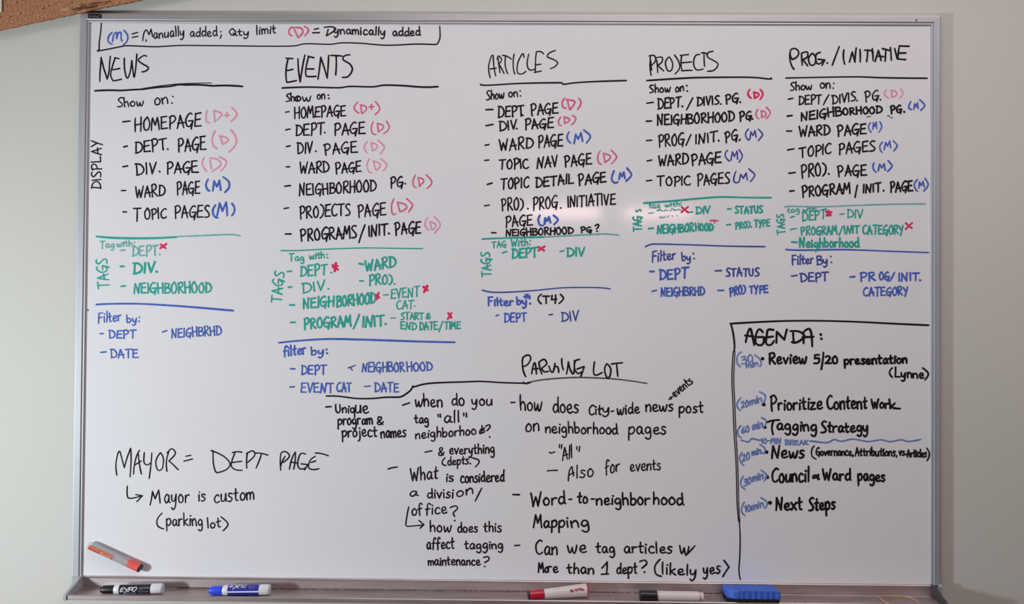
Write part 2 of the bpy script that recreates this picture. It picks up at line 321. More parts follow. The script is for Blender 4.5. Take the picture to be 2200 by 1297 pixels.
# ---------------------------------------------------------------- everything written on the board
# "@ ox oy scale" sets the patch of the photograph the numbers refer to; then: ink width kind | strokes ; words
WRITING = '''
@ 0 0 1
K 3.2 box | l217.6,50 213,90 213,106 209,109.6;c209,109.6 230,106 260,100 276,98.2 332,100.4 360,99 392,97.6 460,98 616,99.2 656,94 708,95 736,92 776,93 824,97 860,96.4 892,94.6 938,95.6;c938,95.6 943,88 945.5,78 944.6,56
@ 180 40 5
B 3.4 w | c305,148 268,190 262,245 305,275;c308,245 322,175 345,148 355,160 352,215;c352,215 368,160 392,145 402,170 400,205 410,245;c430,125 470,180 465,240 425,280;T:(M)
K 2.9 w | l518,165 580,148;l520,202 580,190;c632,238 645,160 668,120 685,140 700,172;l700,172 722,112 738,195;c668,225 672,235 665,243;w anually 750 215 1080 180 105;w added 1143 195 1432 188 100;d1470,140;l1478,175 1465,212;w Qty 1562 180 1775 180 78;w limit 1850 172 2065 155 95;T:= Manually added; Qty limit
@ 580 40 5
Q 3.6 w | c240,90 205,120 205,160 235,185;l262,120 300,200;c250,98 330,100 352,145 305,205;c370,85 412,125 370,185;T:(D)
K 3.4 w | l475,115 520,105;l458,152 530,150;l625,115 605,185;c580,95 660,88 705,115 605,185;w ynamically 690 162 1240 180 92;w added 1320 185 1615 182 92;T:= Dynamically added
@ 180 40 5
K 3.6 heading | l172,675 175,560 185,415;l185,415 215,540 250,650 272,560 285,405;l378,430 332,420;c335,425 305,520 288,600 310,662 340,665 405,650;l300,550 385,535;c435,425 438,540 458,630 478,630 500,560 515,450;c515,450 525,540 540,628 556,540 570,380;c675,405 640,398 585,445 630,485 694,525 670,560 625,572;T:NEWS
K 4.4 rule | l120,775 400,772 640,758 900,730 1010,710 1100,712 1380,722 1705,728;T:double underline below NEWS
K 2.2 rule | c620,752 900,712 1100,697 1375,690;T:second thinner underline below NEWS
K 3.2 w | w Show 358 950 638 932 92;w on 760 928 905 912 125;d955,835;d945,905;T:Show on:
K 3.7 w | l420,1108 495,1100;w HOMEPAGE 545 1210 1258 1150 142;T:- HOMEPAGE
P 3.3 w | c1325,985 1312,1060 1320,1110 1352,1115;l1398,985 1405,1110;c1395,985 1455,1005 1482,1035 1400,1110;l1505,1040 1565,1035;l1535,1010 1540,1060;c1585,950 1640,1010 1635,1050 1580,1105;T:(D+)
@ 180 290 5
K 3.8 w | l428,128 465,118;w DEPT 550 195 890 155 122;d900,150;w PAGE 1010 175 1308 155 138;T:- DEPT. PAGE
P 3.7 w | c1410,-45 1380,30 1388,110 1430,145;l1462,8 1490,100;c1460,8 1530,30 1550,60 1490,100;c1580,-55 1632,20 1632,100 1560,180;T:(D)
K 3.8 w | l420,340 470,332;w DIV 560 432 775 408 125;d812,390;w PAGE 890 412 1225 402 122;T:- DIV. PAGE
P 3.3 w | c1295,240 1270,300 1295,360 1318,388;l1355,265 1370,360;c1355,245 1440,265 1470,320 1380,390;c1455,235 1525,275 1520,330 1470,385;T:(D)
K 3.6 w | l405,597 450,595;w WARD 555 672 870 650 122;w PAGE 1000 638 1242 628 138;T:- WARD PAGE
B 4.2 w | c1335,475 1312,530 1325,580 1350,600;w M 1385 595 1475 585 105;c1495,450 1555,500 1560,560 1515,615;T:(M)
K 3.6 w | l422,825 458,825;w T 535 918 610 918 132;w OPIC 650 905 885 890 112;w PAGES 975 885 1350 885 126;T:- TOPIC PAGES
B 4.2 w | c1415,750 1385,810 1400,870 1440,890;w M 1430 865 1545 860 140;c1590,735 1620,800 1590,865;T:(M)
T 5.0 rule | c135,1088 350,1105 700,1108 1000,1094;T:teal rule under the news list
U 3.2 rule | c1000,1090 1300,1078 1550,1068 1640,1072 1680,1085;T:fainter end of the teal rule under the news list
U 3.0 w | w Tag 175 1215 325 1205 72;w with: 355 1200 545 1188 66;T:Tag with:
U 3.4 w | l395,1238 440,1234;w DEPT 520 1300 795 1288 108;d812,1280;T:- DEPT.
X 4.6 star | l825,1175 880,1215;l885,1170 822,1215;T:X
K 3.2 w | r DISPLAY 182 580 186 58 100;T:DISPLAY
@ 180 540 5
T 3.4 w | r TAGS 268 392 246 75 118;T:TAGS
T 5.2 w | l395,160 432,160;w DIV 530 242 762 215 112;d780,215;T:- DIV.
T 4.0 w | l400,375 445,370;w NEIGHBORHOOD 540 448 1368 440 112;T:- NEIGHBORHOOD
B 4.2 rule | c135,570 300,562 600,562 900,578 1200,600 1605,635;T:blue rule under the news tags
B 3.0 w | w Filter 155 768 400 742 112;w by: 460 765 598 758 84;T:Filter by:
B 3.2 w | l175,882 208,882;w DEPT 270 930 557 925 85;T:- DEPT
B 3.1 w | l845,865 892,850;w NEIGHBRHD 945 925 1478 895 98;T:- NEIGHBRHD
B 3.2 w | l182,1083 238,1078;w DATE 290 1140 582 1140 90;T:- DATE
K 2.4 mark | l45,622 46,636;T:tiny black speck near the left edge
@ 580 40 5
K 3.9 heading | l245,430 172,425;c195,430 172,560 180,685;l180,685 285,665;l170,560 245,545;l300,430 325,680 375,390;c415,405 385,540 388,612 420,622 495,620;l410,405 470,420;l390,540 470,540;l515,650 545,415 615,640 630,395;l650,395 775,402;c710,400 712,500 705,605;c860,388 800,400 785,440 860,490 884,550 840,620 778,630;T:EVENTS
K 4.2 rule | c130,745 400,735 730,742 860,728 1100,732 1220,715 1400,718 1640,735 1805,730;T:underline below EVENTS
K 3.3 w | w Sh 170 890 265 885 86;w ow 268 885 440 882 96;w o 290 882 335 880 84;w on 505 865 590 862 95;d625,820;d630,855;T:Show on:
K 3.6 w | l168,1005 205,998;w HOMEPAGE 262 1070 812 1042 116;T:- HOMEPAGE
Q 3.2 w | c945,895 905,960 955,1015;l975,925 985,1020;c970,925 1030,945 1032,980 985,1020;l1065,950 1115,945;l1090,920 1090,975;c1130,890 1175,950 1170,990 1130,1030;T:(D+)
K 3.8 w | l170,1195 215,1185;w DEPT 275 1258 578 1240 118;d586,1222;w PAGE 690 1250 1018 1232 122;T:- DEPT. PAGE
Q 3.0 w | c1110,1105 1088,1170 1100,1230 1140,1245;l1155,1130 1165,1215;c1150,1125 1210,1145 1215,1175 1160,1215;c1250,1100 1280,1160 1265,1200 1220,1235;T:(D)
@ 580 290 5
K 3.7 w | l175,125 215,115;w DIV 295 205 455 190 115;d490,172;w PAGE 585 210 937 185 116;T:- DIV. PAGE
P 3.2 w | c1045,72 1012,130 1045,190;l1085,80 1100,170;c1085,85 1140,100 1150,135 1100,170;c1160,55 1225,120 1225,145 1185,205;T:(D)
K 3.7 w | l175,342 210,340;w WARD 320 412 635 395 112;w PAGE 705 412 977 390 112;T:- WARD PAGE
P 3.0 w | c1065,255 1042,320 1060,390 1100,405;l1110,275 1140,380;c1110,280 1175,305 1182,340 1140,380;c1190,255 1250,310 1245,350 1215,385;T:(D)
K 3.7 w | l158,550 218,542;w NEIGHBORHOOD 315 648 1138 600 122;w PG 1295 568 1428 552 112;d1450,520;T:- NEIGHBORHOOD PG.
Q 3.1 w | c1560,430 1535,500 1545,550 1575,565;l1590,455 1610,555;c1590,455 1645,475 1645,510 1600,545;c1675,425 1735,490 1730,530 1685,575;T:(D)
K 3.7 w | l150,790 200,780;w PROJECTS 320 895 862 858 128;w PAGE 945 880 1242 858 130;T:- PROJECTS PAGE
Q 3.4 w | c1330,685 1305,760 1315,845 1350,845;l1370,725 1395,820;c1365,720 1450,745 1465,785 1400,825;c1465,680 1530,745 1520,780 1490,825;T:(D)
K 4.0 w | l165,1062 225,1062;w PROGRAMS 330 1135 930 1105 126;l955,1155 1020,965;w INIT 1060 1085 1262 1070 115;d1275,1055;w PAGE 1345 1070 1617 1050 122;T:- PROGRAMS/INIT. PAGE
P 3.2 w | c1695,885 1665,960 1705,1020;l1715,930 1740,1015;c1715,930 1770,950 1780,985 1740,1020;c1765,875 1820,940 1820,985 1770,1050;T:(D)
T 3.0 rule | c118,1240 300,1240 600,1225 1000,1212 1300,1215 1640,1220;T:thin teal rule under the events list
@ 570 530 5
T 3.2 w | w Tag 255 152 415 150 76;w with 475 132 635 118 72;d660,80;d665,115;T:Tag with:
T 3.9 w | l238,265 282,262;w DEPT 375 320 662 295 112;d705,275;T:- DEPT.
X 5.2 star | l722,195 778,245;l758,175 745,262;l725,220 775,205;T:X
T 4.8 w | l1008,180 1050,188;w WARD 1075 262 1400 212 108;T:- WARD
T 4.0 w | l248,435 285,430;w DIV 400 502 640 455 100;d675,448;T:- DIV.
T 4.2 w | l1015,365 1055,368;w PROJ 1115 408 1365 395 105;d1385,395;T:- PROJ.
T 4.4 w | l262,625 312,625;w NEIGH 410 660 735 635 110;w BORHOOD 765 645 1182 600 112;T:- NEIGHBORHOOD
X 4.6 star | l1188,515 1224,545;l1218,492 1195,565;T:X
T 3.2 w | l1270,515 1320,515;w EVENT 1350 555 1655 530 102;T:- EVENT
X 5.4 star | l1700,430 1740,465;l1740,420 1705,485;T:X
T 3.1 w | w CAT 1410 670 1590 660 92;d1602,635;T:CAT.
T 4.6 w | l272,812 322,810;w PROGRAM 415 880 920 850 112;l945,880 1010,725;w INIT 1040 860 1278 840 116;d1288,825;T:- PROGRAM/INIT.
T 3.4 w | l1350,765 1398,762;w START 1455 780 1700 778 72;w & 1725 778 1772 775 66;T:- START &
X 4.6 star | l1960,775 2000,710;l1965,712 1998,760;T:X
T 3.4 w | w END 1455 882 1622 890 78;w DATE 1655 892 1850 886 82;l1865,910 1905,800;w TIME 1925 882 2092 880 78;T:END DATE/TIME
T 3.7 w | r TAGS 165 600 205 275 108;T:TAGS
B 4.2 rule | c145,1030 400,1005 680,990 1000,995 1300,1005 1700,1018 2035,1025;T:blue rule under the events tags
B 3.7 w | w filter 195 1180 435 1145 115;w by 490 1165 632 1150 90;d655,1100;d660,1140;T:filter by:
@ 580 720 5
B 3.4 w | l222,360 268,360;w DEPT 335 420 602 415 98;T:- DEPT
N 2.8 mark | l840,350 915,322;l860,345 885,375;T:small forked dash before NEIGHBORHOOD
B 3.2 w | w NEIGHBOR 990 392 1445 388 98;w HOOD 1470 382 1742 380 96;T:NEIGHBORHOOD
B 3.3 w | l215,555 262,553;w EVENT 330 612 682 612 104;w CAT 715 605 872 605 94;T:- EVENT CAT
B 3.3 w | l1015,550 1075,545;w DATE 1125 606 1382 606 94;T:- DATE
@ 0 0 1
K 4.0 rule | c701,850.4 728,851 766,855.6 800,855.6 830,853 859,852.4 872,846 882,838 887,829;c887,829 890,830.5 910,825 940,822 1000,820 1034,819 1080,821.6 1128,823;c1124,820.5 1130,823.5 1140,821;T:stepped line over the parking lot notes
G 3.0 rule | c1132,822 1150,818 1170,815 1210,811.6 1250,810.6 1310,813 1356,818 1390,823.6;T:arched line under PARKING LOT
@ 580 720 5
K 3.8 w | l600,770 658,765;w Uniq 705 832 910 832 95;w ue 915 832 1058 835 148;T:- Unique
K 3.7 w | w program 730 958 1100 955 112;w & 1152 962 1218 962 92;T:program &
K 3.7 w | w project 775 1088 1148 1085 122;w names 1190 1105 1460 1088 122;T:project names
@ 820 810 5
K 3.8 w | l225,300 300,275;w when 360 312 652 318 128;w do 750 298 887 298 132;w you 970 300 1187 298 120;T:- when do you
K 3.8 w | w tag 355 490 502 492 98;l605,400 610,425;l628,395 632,430;w all 670 488 838 480 126;l880,385 882,415;l908,385 912,425;T:tag "all"
K 3.5 w | w neighborhoo 362 662 1015 612 104;w ds 1050 612 1108 588 78;c1115,530 1150,510 1165,530 1130,575;d1158,640;T:neighborhoods?
K 3.5 w | l465,805 540,790;w & 610 840 668 838 92;w everything 728 828 1210 815 108;T:- & everything
K 3.4 w | c680,865 652,900 655,935 690,948;w depts. 708 945 955 930 92;c970,865 1040,890 1040,925 1005,962;T:(depts.)
K 3.7 w | l70,985 120,970 165,965;w What 310 1112 602 1090 138;w is 690 1122 772 1118 110;w considered 845 1132 1315 1115 118;T:- What is considered
@ 820 1000 5
K 3.6 w | w a 300 330 388 320 98;w divisi 490 348 770 345 108;w on 800 335 980 300 112;l1005,380 1075,240;T:a division/
K 3.4 w | w of 325 535 440 525 122;w fice 470 525 698 512 118;c735,450 795,432 815,460 770,505 785,545;d782,588;T:office?
K 3.3 arrow | l290,445 268,560 258,640 275,652 450,635;l400,588 452,632 412,672;T:bent arrow from office down to how does this
K 3.5 w | w how 520 712 747 708 116;w does 815 718 1032 712 106;w this 1095 706 1287 712 108;T:how does this
K 3.6 w | w affect 485 898 777 890 126;w tagging 890 892 1300 892 98;T:affect tagging
K 3.5 w | w maintenance 500 1068 1058 1068 98;c1095,985 1145,978 1150,1010 1105,1040;d1105,1080;T:maintenance?
@ 820 810 5
K 3.9 w | l1390,272 1430,270;w how 1490 355 1717 360 158;w does 1840 378 2115 382 160;T:- how does
@ 1180 800 5
K 3.9 w | w Cit 425 452 560 450 108;w y 575 430 650 430 100;l665,418 692,412;w wide 730 450 968 436 118;w news 1035 415 1332 410 128;w post 1395 432 1652 428 122;T:City-wide news post
K 3.4 w | r + 1298 308 1338 275 48;r events 1352 268 1545 105 92;T:+ events slanting upward
K 3.8 w | w on -255 630 -108 626 150;w neighborhood -40 645 735 660 118;w pages 850 660 1258 658 136;T:on neighborhood pages
K 3.3 w | l0,855 20,866 60,852;l110,772 108,805;l135,775 130,815;w All 140 942 247 916 145;l295,795 298,828;l328,792 320,845;T:- "All"
K 3.3 w | l-20,1055 85,1050;c205,1165 215,1060 242,1010 250,1050 262,1110;l215,1100 265,1072;w lso 290 1132 472 1118 145;w for 600 1100 752 1052 145;w events 870 1062 1197 1042 125;T:- Also for events
@ 1140 1020 5
K 4.4 w | l-190,210 -122,212;w Word 0 340 372 306 146;l412,262 438,260;w to 505 302 612 300 120;l650,258 680,258;w neighbor 705 318 1280 320 132;w hood 1315 312 1642 322 136;T:- Word-to-neighborhood
K 4.4 w | w Mapp 30 565 365 560 130;w ing 385 562 628 560 122;T:Mapping
K 4.0 w | l-170,757 -118,755;w Can 55 852 287 858 150;w we 400 832 598 836 152;w tag 705 836 902 836 122;w articles 1005 834 1518 842 124;w w 1600 834 1702 852 158;l1665,865 1765,760;T:- Can we tag articles w/
K 4.0 w | w Mo 85 1040 190 1042 105;w re 185 1042 292 1046 118;w than 395 1055 677 1062 112;l765,1000 822,935 815,1062;l760,1066 835,1062;w dept 925 1058 1142 1055 118;c1170,930 1225,915 1248,950 1195,1000;d1220,1040;c1390,905 1335,980 1345,1060 1405,1088;w likely 1410 1062 1782 1082 122;w yes 1855 1068 2037 1050 128;l2075,915 2130,990 2065,1090;T:more than 1 dept? (likely yes)
@ 1000 570 5
K 4.0 heading | c610,1045 622,985 680,962 700,1005 665,1065 620,1085;c612,1040 618,1120 648,1195;c710,1165 742,1045 762,1165;l720,1112 778,1108;c790,1042 800,1110 822,1165;c785,1042 845,1008 872,1055 818,1102;c818,1102 845,1140 895,1135;c895,1078 922,1142 945,1135 962,1050;c945,1112 985,1085 1002,1148;c1035,1000 1036,1060 1052,1122;l1085,1165 1105,1035;c1105,1035 1130,1130 1162,1160 1170,1020;c1225,1010 1178,1030 1172,1110 1208,1160 1245,1142;l1200,1112 1275,1085 1238,1192;c1385,1035 1376,1150 1402,1178 1468,1150;c1515,1058 1494,1120 1520,1205 1550,1190 1560,1110 1520,1055;l1570,1058 1685,1045;l1622,1050 1636,1190;T:PARKING LOT
@ 1000 90 5
K 3.1 heading | c265,385 248,270 275,160 298,145;c298,145 305,260 325,365;l265,290 330,282;l350,175 358,250 370,330;c340,190 355,150 388,190 358,238;l358,238 415,340;c395,145 440,152 495,185;c430,155 428,260 455,340;c522,130 512,250 530,345;c630,165 612,128 562,225 558,325 600,345 650,315;c680,130 662,240 690,300 750,290;l762,105 752,240 750,320;c762,105 810,105 840,130;l750,245 810,240;l740,328 815,312;c965,92 900,120 880,160 950,190 990,225 960,265 910,288;T:ARTICLES
K 3.9 rule | c160,455 240,465 600,445 1030,438;l1035,440 1048,455 1100,450;c1100,450 1300,430 1728,415;T:underline below ARTICLES
K 3.3 w | w Show 222 622 415 603 100;w on 462 592 562 590 98;d585,525;d590,578;T:Show on:
K 3.9 w | l222,728 295,725;w DEPT 348 812 628 790 116;d612,785;w PAGE 705 785 992 765 112;T:- DEPT. PAGE
Q 3.8 w | c1065,605 1038,650 1050,700 1080,712;l1095,625 1120,725;c1085,618 1165,635 1172,660 1125,725;c1215,605 1240,655 1205,722;T:(D)
K 3.9 w | l220,900 295,885;w DIV 365 958 552 935 102;d548,928;w PAGE 638 935 942 920 106;T:- DIV. PAGE
Q 3.3 w | c1022,805 1000,850 1005,890 1030,895;l1060,805 1065,875;c1055,805 1115,825 1112,850 1065,875;c1150,790 1185,830 1140,888;T:(D)
K 3.9 w | l210,1110 250,1102;w WARD 365 1168 722 1140 118;w PAGE 780 1132 1042 1115 128;T:- WARD PAGE
B 3.8 w | c1115,965 1092,1030 1130,1085;w M 1165 1090 1260 1062 98;c1270,945 1335,1000 1335,1035 1300,1085;T:(M)
@ 1000 320 5
K 3.9 w | l205,122 250,118;w TOPIC 362 216 678 205 106;w NAV 768 206 992 182 112;w PAGE 1065 190 1352 160 116;T:- TOPIC NAV PAGE
Q 3.3 w | c1448,18 1420,80 1430,145 1460,162;l1485,50 1500,145;c1480,45 1550,70 1552,100 1500,145;c1565,12 1618,70 1618,100 1570,158;T:(D)
K 4.0 w | l235,380 285,365;w TOPIC 380 430 680 410 110;w DETAIL 755 412 1160 366 106;w PAGE 1215 385 1507 350 110;T:- TOPIC DETAIL PAGE
B 4.4 w | c1595,235 1570,320 1600,362 1635,355;w M 1650 322 1715 312 70;c1735,205 1780,265 1775,295 1725,345;T:(M)
K 3.6 w | l205,610 255,602;w PROJ 388 658 622 650 128;d668,638;w PROG 725 656 987 630 130;d1022,632;w INITIATIVE 1098 622 1607 595 118;T:- PROJ. PROG. INITIATIVE
K 3.5 w | w PAGE 430 838 717 815 118;T:PAGE
B 4.6 w | c800,712 782,760 800,815 835,820;w M 850 802 915 787 64;c945,712 990,750 985,775 950,810;T:(M)
K 3.7 w | l282,898 328,900;w NEIGHBORHOOD 435 934 1158 908 72;w PG 1240 895 1357 893 60;c1390,825 1425,808 1428,835 1405,858;d1412,880;T:- NEIGHBORHOOD PG?
T 4.4 rule | c180,967 450,955 850,945;T:teal rule under the articles list
U 3.4 rule | c850,945 1300,920 1500,912 1650,925;T:fainter end of the teal rule under the articles list
T 3.1 w | w TAG 285 1060 437 1050 66;w With: 490 1052 697 1030 78;T:TAG with:
T 4.4 w | l398,1115 442,1100;w DEPT 500 1175 772 1155 98;T:- DEPT
X 4.4 star | l785,1050 845,1092;l850,1045 785,1090;T:X
T 4.4 w | l1015,1100 1055,1092;w DIV 1090 1156 1277 1146 92;T:- DIV
T 3.6 w | r TAGS 272 1370 262 1110 98;T:TAGS
@ 1000 570 5
N 3.0 rule | c178,265 300,288 500,285 750,268 1050,240 1400,238 1555,252;T:dark blue rule under the articles tags
B 4.0 w | w Filter 245 432 512 430 90;w by 550 422 662 420 84;d692,408;d688,350;l630,335 690,330;l645,312 675,350;l672,310 645,352;T:Filter by*:
K 4.0 w | c815,310 780,360 815,412;w T4 835 405 982 405 80;c1020,310 1050,345 1045,370 1005,408;T:(T4)
B 3.3 w | l328,540 355,532;w DEPT 415 610 657 595 92;T:- DEPT
N 3.1 w | l898,530 935,525;w DIV 1030 602 1217 590 100;T:- DIV
@ 1340 90 5
K 3.4 heading | l285,150 280,250 295,360;l290,200 300,300;c272,150 330,148 340,205 285,262;l355,195 365,330;c350,170 412,165 410,215 365,250;l365,250 430,312;c480,165 448,220 470,305 512,305 525,230 490,160;c545,140 590,210 600,280 550,345;l695,135 608,145;c625,145 615,220 625,310;l625,310 735,305;l615,225 728,215;c815,135 770,150 750,230 780,298 855,290;c835,118 870,118 905,135;l862,125 868,262;c960,100 900,120 905,165 1010,232 975,300 900,315;T:PROJECTS
K 4.2 rule | c248,415 600,392 850,382 1350,380 1560,398 1580,390;T:underline below PROJECTS
K 3.6 w | w Show 275 548 500 532 86;w on 555 538 645 525 90;d675,468;d680,525;T:Show on:
K 4.0 w | l248,658 318,648;w DEPT 368 722 612 692 108;d628,690;l675,730 742,600;w DIVIS 785 688 1022 665 92;d1040,665;w PG 1095 660 1232 645 98;d1250,645;T:- DEPT./DIVIS. PG.
X 4.2 w | c1355,510 1335,560 1370,605;l1402,545 1405,600;c1395,540 1448,555 1445,580 1405,605;c1465,510 1492,545 1490,575 1465,618;T:(D)
K 4.1 w | l245,852 298,848;w NEIGHBORHOOD 362 892 1188 850 106;w PG 1245 848 1372 830 92;d1382,825;T:- NEIGHBORHOOD PG.
Q 3.2 w | c1440,725 1420,780 1450,825;w D 1475 812 1530 805 72;c1530,700 1570,745 1568,780 1530,825;T:(D)
K 3.9 w | l245,1060 302,1055;w PROG 375 1128 647 1105 122;l670,1110 722,995;w INIT 770 1095 1007 1062 102;d1018,1058;w PG 1090 1075 1222 1052 112;l1252,1045 1240,1058;T:- PROG/INIT. PG.
N 3.3 w | c1340,935 1308,1000 1345,1055;w M 1355 1040 1425 1022 70;c1445,935 1488,985 1485,1010 1445,1060;T:(M)
@ 1340 320 5
K 4.1 w | l252,128 302,118;w WARD 375 182 692 155 112;w PAGE 730 172 1042 145 112;T:- WARD PAGE
N 3.3 w | c1115,15 1090,70 1135,130;w M 1150 118 1225 105 88;c1240,5 1270,60 1270,90 1240,140;T:(M)
K 3.8 w | l245,342 300,335;w TOPIC 362 396 720 386 98;w PAGES 790 388 1138 365 116;T:- TOPIC PAGES
N 3.4 w | c1205,240 1182,310 1190,355 1225,360;w M 1240 352 1332 330 80;c1345,215 1405,270 1400,300 1360,350;T:(M)
T 4.6 rule | c215,580 500,560 800,532 1050,515 1350,522 1585,522;T:teal rule under the projects list
T 2.8 w | w tag 272 635 387 635 66;w with: 445 620 622 610 50;T:tag with:
U 2.6 w | l265,690 320,685;c380,660 400,655 415,668;c430,668 455,655 470,665;c500,668 520,640 545,660 550,650;c560,658 590,650 620,655;c385,725 400,742 415,725 430,740 450,720;l470,735 485,715;d520,718;d572,715;T:half wiped - DEPT
X 4.2 star | l625,625 690,680;l690,622 620,680;T:X
T 4.0 w | l700,680 738,675;w DIV 775 696 928 688 74;T:- DIV
T 4.2 w | l1115,645 1155,642;w STATUS 1195 688 1492 684 72;T:- STATUS
T 4.2 w | l268,855 318,850;w NEIGHBOR 362 908 752 882 90;w HOOD 772 872 958 876 78;T:- NEIGHBORHOOD
Q 3.6 star | l930,770 970,768 1015,770;l970,760 978,792;T:+
T 3.8 w | l1105,815 1148,810;w PROJ. 1200 858 1372 838 66;w TYPE 1405 835 1567 825 70;T:- PROJ. TYPE
T 3.6 w | r TAG 188 882 186 722 88;r S 188 672 185 648 52;T:TAGS
N 3.3 rule | c232,1050 280,1028 350,1020 700,1028 1100,1042 1518,1048;T:dark blue rule under the projects tags
N 3.3 w | w Filter 305 1212 557 1180 110;w by 625 1200 722 1195 86;d745,1120;d755,1175;T:Filter by:
@ 1340 480 5
B 4.2 w | l282,515 325,515;w DEPT 385 602 687 582 105;T:- DEPT
N 3.6 w | l982,508 1050,505;w STATUS 1095 565 1452 562 84;T:- STATUS
B 3.5 w | l305,728 352,715;w NEIGHBRHD 400 782 867 765 92;T:- NEIGHBRHD
B 3.8 w | l1010,718 1072,718;w PROJ 1140 782 1308 745 90;w TYPE 1350 748 1547 742 78;T:- PROJ TYPE
@ 1660 90 5
K 4.2 heading | c215,190 190,150 195,85 245,72 280,110 262,160 215,185;c185,120 192,220 230,295;l310,130 318,250;c308,122 372,108 372,160 325,190;l325,190 375,255;c420,125 385,180 405,245 450,240 462,170 428,122;c512,112 465,140 470,220 505,235 548,195;l490,185 560,195 530,252;d585,225;l640,250 715,50;c765,85 760,170 775,240;l825,215 855,110 885,215 898,65;l938,80 940,215;c985,88 1050,92 1080,112;l1020,95 1010,210;l1070,70 1080,200;l1100,210 1135,90 1165,200;l1120,152 1190,158;l1180,72 1250,90;l1215,85 1208,208;l1265,60 1275,195;l1310,70 1338,182;l1362,45 1345,182 1428,190;l1360,42 1465,46;l1355,120 1430,118;T:PROG./INITIATIVE
K 3.8 rule | c142,388 400,382 900,375 1200,385 1660,390;T:underline below PROG./INITIATIVE
K 3.4 w | w Show 185 522 422 510 86;w on 510 498 622 498 110;d655,443;d648,495;T:Show on:
K 3.6 w | l168,615 218,605;w DEPT 280 672 522 660 96;l545,675 605,565;w DIVIS 640 668 892 630 92;d905,628;w PG 995 640 1137 625 102;d1155,618;T:- DEPT/DIVIS. PG.
P 3.0 w | c1225,510 1200,560 1250,605;w D 1270 592 1335 586 76;c1375,500 1400,545 1395,570 1360,605;T:(D)
K 4.3 w | l158,797 208,790;w NEIGHB 308 848 740 785 92;w ORHOOD 755 782 1172 762 74;w PG 1268 768 1387 756 78;d1410,748;T:- NEIGHBORHOOD PG.
B 3.6 w | c1485,640 1462,700 1490,725;w M 1515 722 1565 710 62;c1578,620 1630,670 1628,695 1590,735;T:(M)
G 2.4 mark | l1015,805 1050,798;l1235,792 1255,798;l1270,812 1285,815;T:small dashes under NEIGHBORHOOD PG.
K 4.1 w | l152,957 205,957;w WARD 285 1018 614 996 108;w PAGE 695 1008 1002 986 112;T:- WARD PAGE
B 3.0 w | c1050,870 1030,920 1060,970;w M 1075 938 1120 930 72;c1150,855 1170,895 1168,925 1140,970;T:(M)
K 3.9 w | l162,1160 228,1148;w TOPIC 290 1245 627 1195 108;w PAGES 708 1202 1102 1170 112;T:- TOPIC PAGES
B 3.3 w | c1180,1075 1150,1130 1175,1185;w M 1200 1152 1270 1132 76;c1295,1060 1335,1105 1332,1130 1300,1170;T:(M)
@ 1660 340 5
K 4.1 w | l175,160 242,152;w PROJ 310 202 577 175 126;d600,165;w PAGE 700 192 1007 180 116;T:- PROJ. PAGE
B 3.8 w | c1090,50 1078,100 1110,150;w M 1135 132 1210 126 72;c1240,25 1278,70 1278,95 1235,140;T:(M)
K 4.2 w | l185,352 230,348;w PROGRAM 318 415 830 370 112;l885,418 910,290;w INIT 970 372 1167 355 92;d1188,345;w PAGE 1262 362 1502 345 108;T:- PROGRAM / INIT. PAGE
B 3.6 w | c1555,230 1522,290 1555,355;w M 1570 318 1630 306 62;c1635,215 1668,265 1665,300 1625,350;T:(M)
U 3.2 rule | c125,525 200,515 500,520 900,505 1300,492 1640,490;T:pale teal rule under the initiative list
T 2.6 w | w tag 155 588 287 575 62;w with: 325 570 472 560 44;T:tag with:
T 3.6 w | l190,635 232,622;w DEPT 318 676 572 640 92;T:- DEPT
X 4.8 star | l575,570 625,610;l632,575 578,612;l600,560 600,615;T:X
T 3.4 w | l722,600 768,595;w DIV 800 636 967 640 86;T:- DIV
T 3.7 w | l190,765 255,752;w PROGRAM 305 822 692 812 88;l712,825 752,728;w INIT 770 808 932 800 78;w CATEGORY 965 812 1402 812 92;T:- PROGRAM/INIT CATEGORY
X 4.0 star | l1430,695 1495,750;l1500,692 1430,760;T:X
T 4.6 w | l205,898 262,902;w Neighborhood 290 955 927 950 100;T:- Neighborhood
T 3.4 w | r TAGS 130 808 120 600 80;T:TAGS
B 3.5 rule | c142,978 230,985 400,985 700,980 950,985 1200,995 1675,1012;T:blue rule under the initiative tags
N 3.4 w | w Filter 210 1142 437 1128 100;w By 475 1140 592 1130 92;d622,1052;d630,1115;T:Filter By:
@ 1660 560 5
N 3.6 w | l202,165 262,155;w DEPT 300 225 597 212 88;T:- DEPT
B 3.8 w | l830,175 882,170;w PR 940 216 1102 210 92;w OG 1145 206 1252 206 82;l1262,215 1308,125;w INIT 1355 216 1572 206 80;d1582,207;T:- PROG/ INIT.
B 3.6 w | w CATEGORY 975 378 1452 366 88;T:CATEGORY
@ 0 0 1
K 4.6 box | c1569,695 1640,691 1700,689 1770,689 1840,691 1920,695 1995,698.4;T:top edge of the agenda box
K 4.4 box | c1570,695 1575,715 1578,740 1577,755;T:upper left edge of the agenda box
K 2.7 box | c1575.2,755 1573,790 1572.4,820 1574.6,870 1577,930 1580.4,980 1582.4,1030 1583.6,1080 1587,1120;T:left stroke of the agenda box side
G 2.7 box | c1579,755 1577,790 1576.4,820 1578.6,870 1581,930 1584,980 1586,1030 1587,1080 1589.4,1120;T:right stroke of the agenda box side
K 3.0 box | c1588,1115 1590,1150 1589.6,1190 1587.6,1225 1591,1245;T:lower end of the agenda box side
@ 1560 670 5
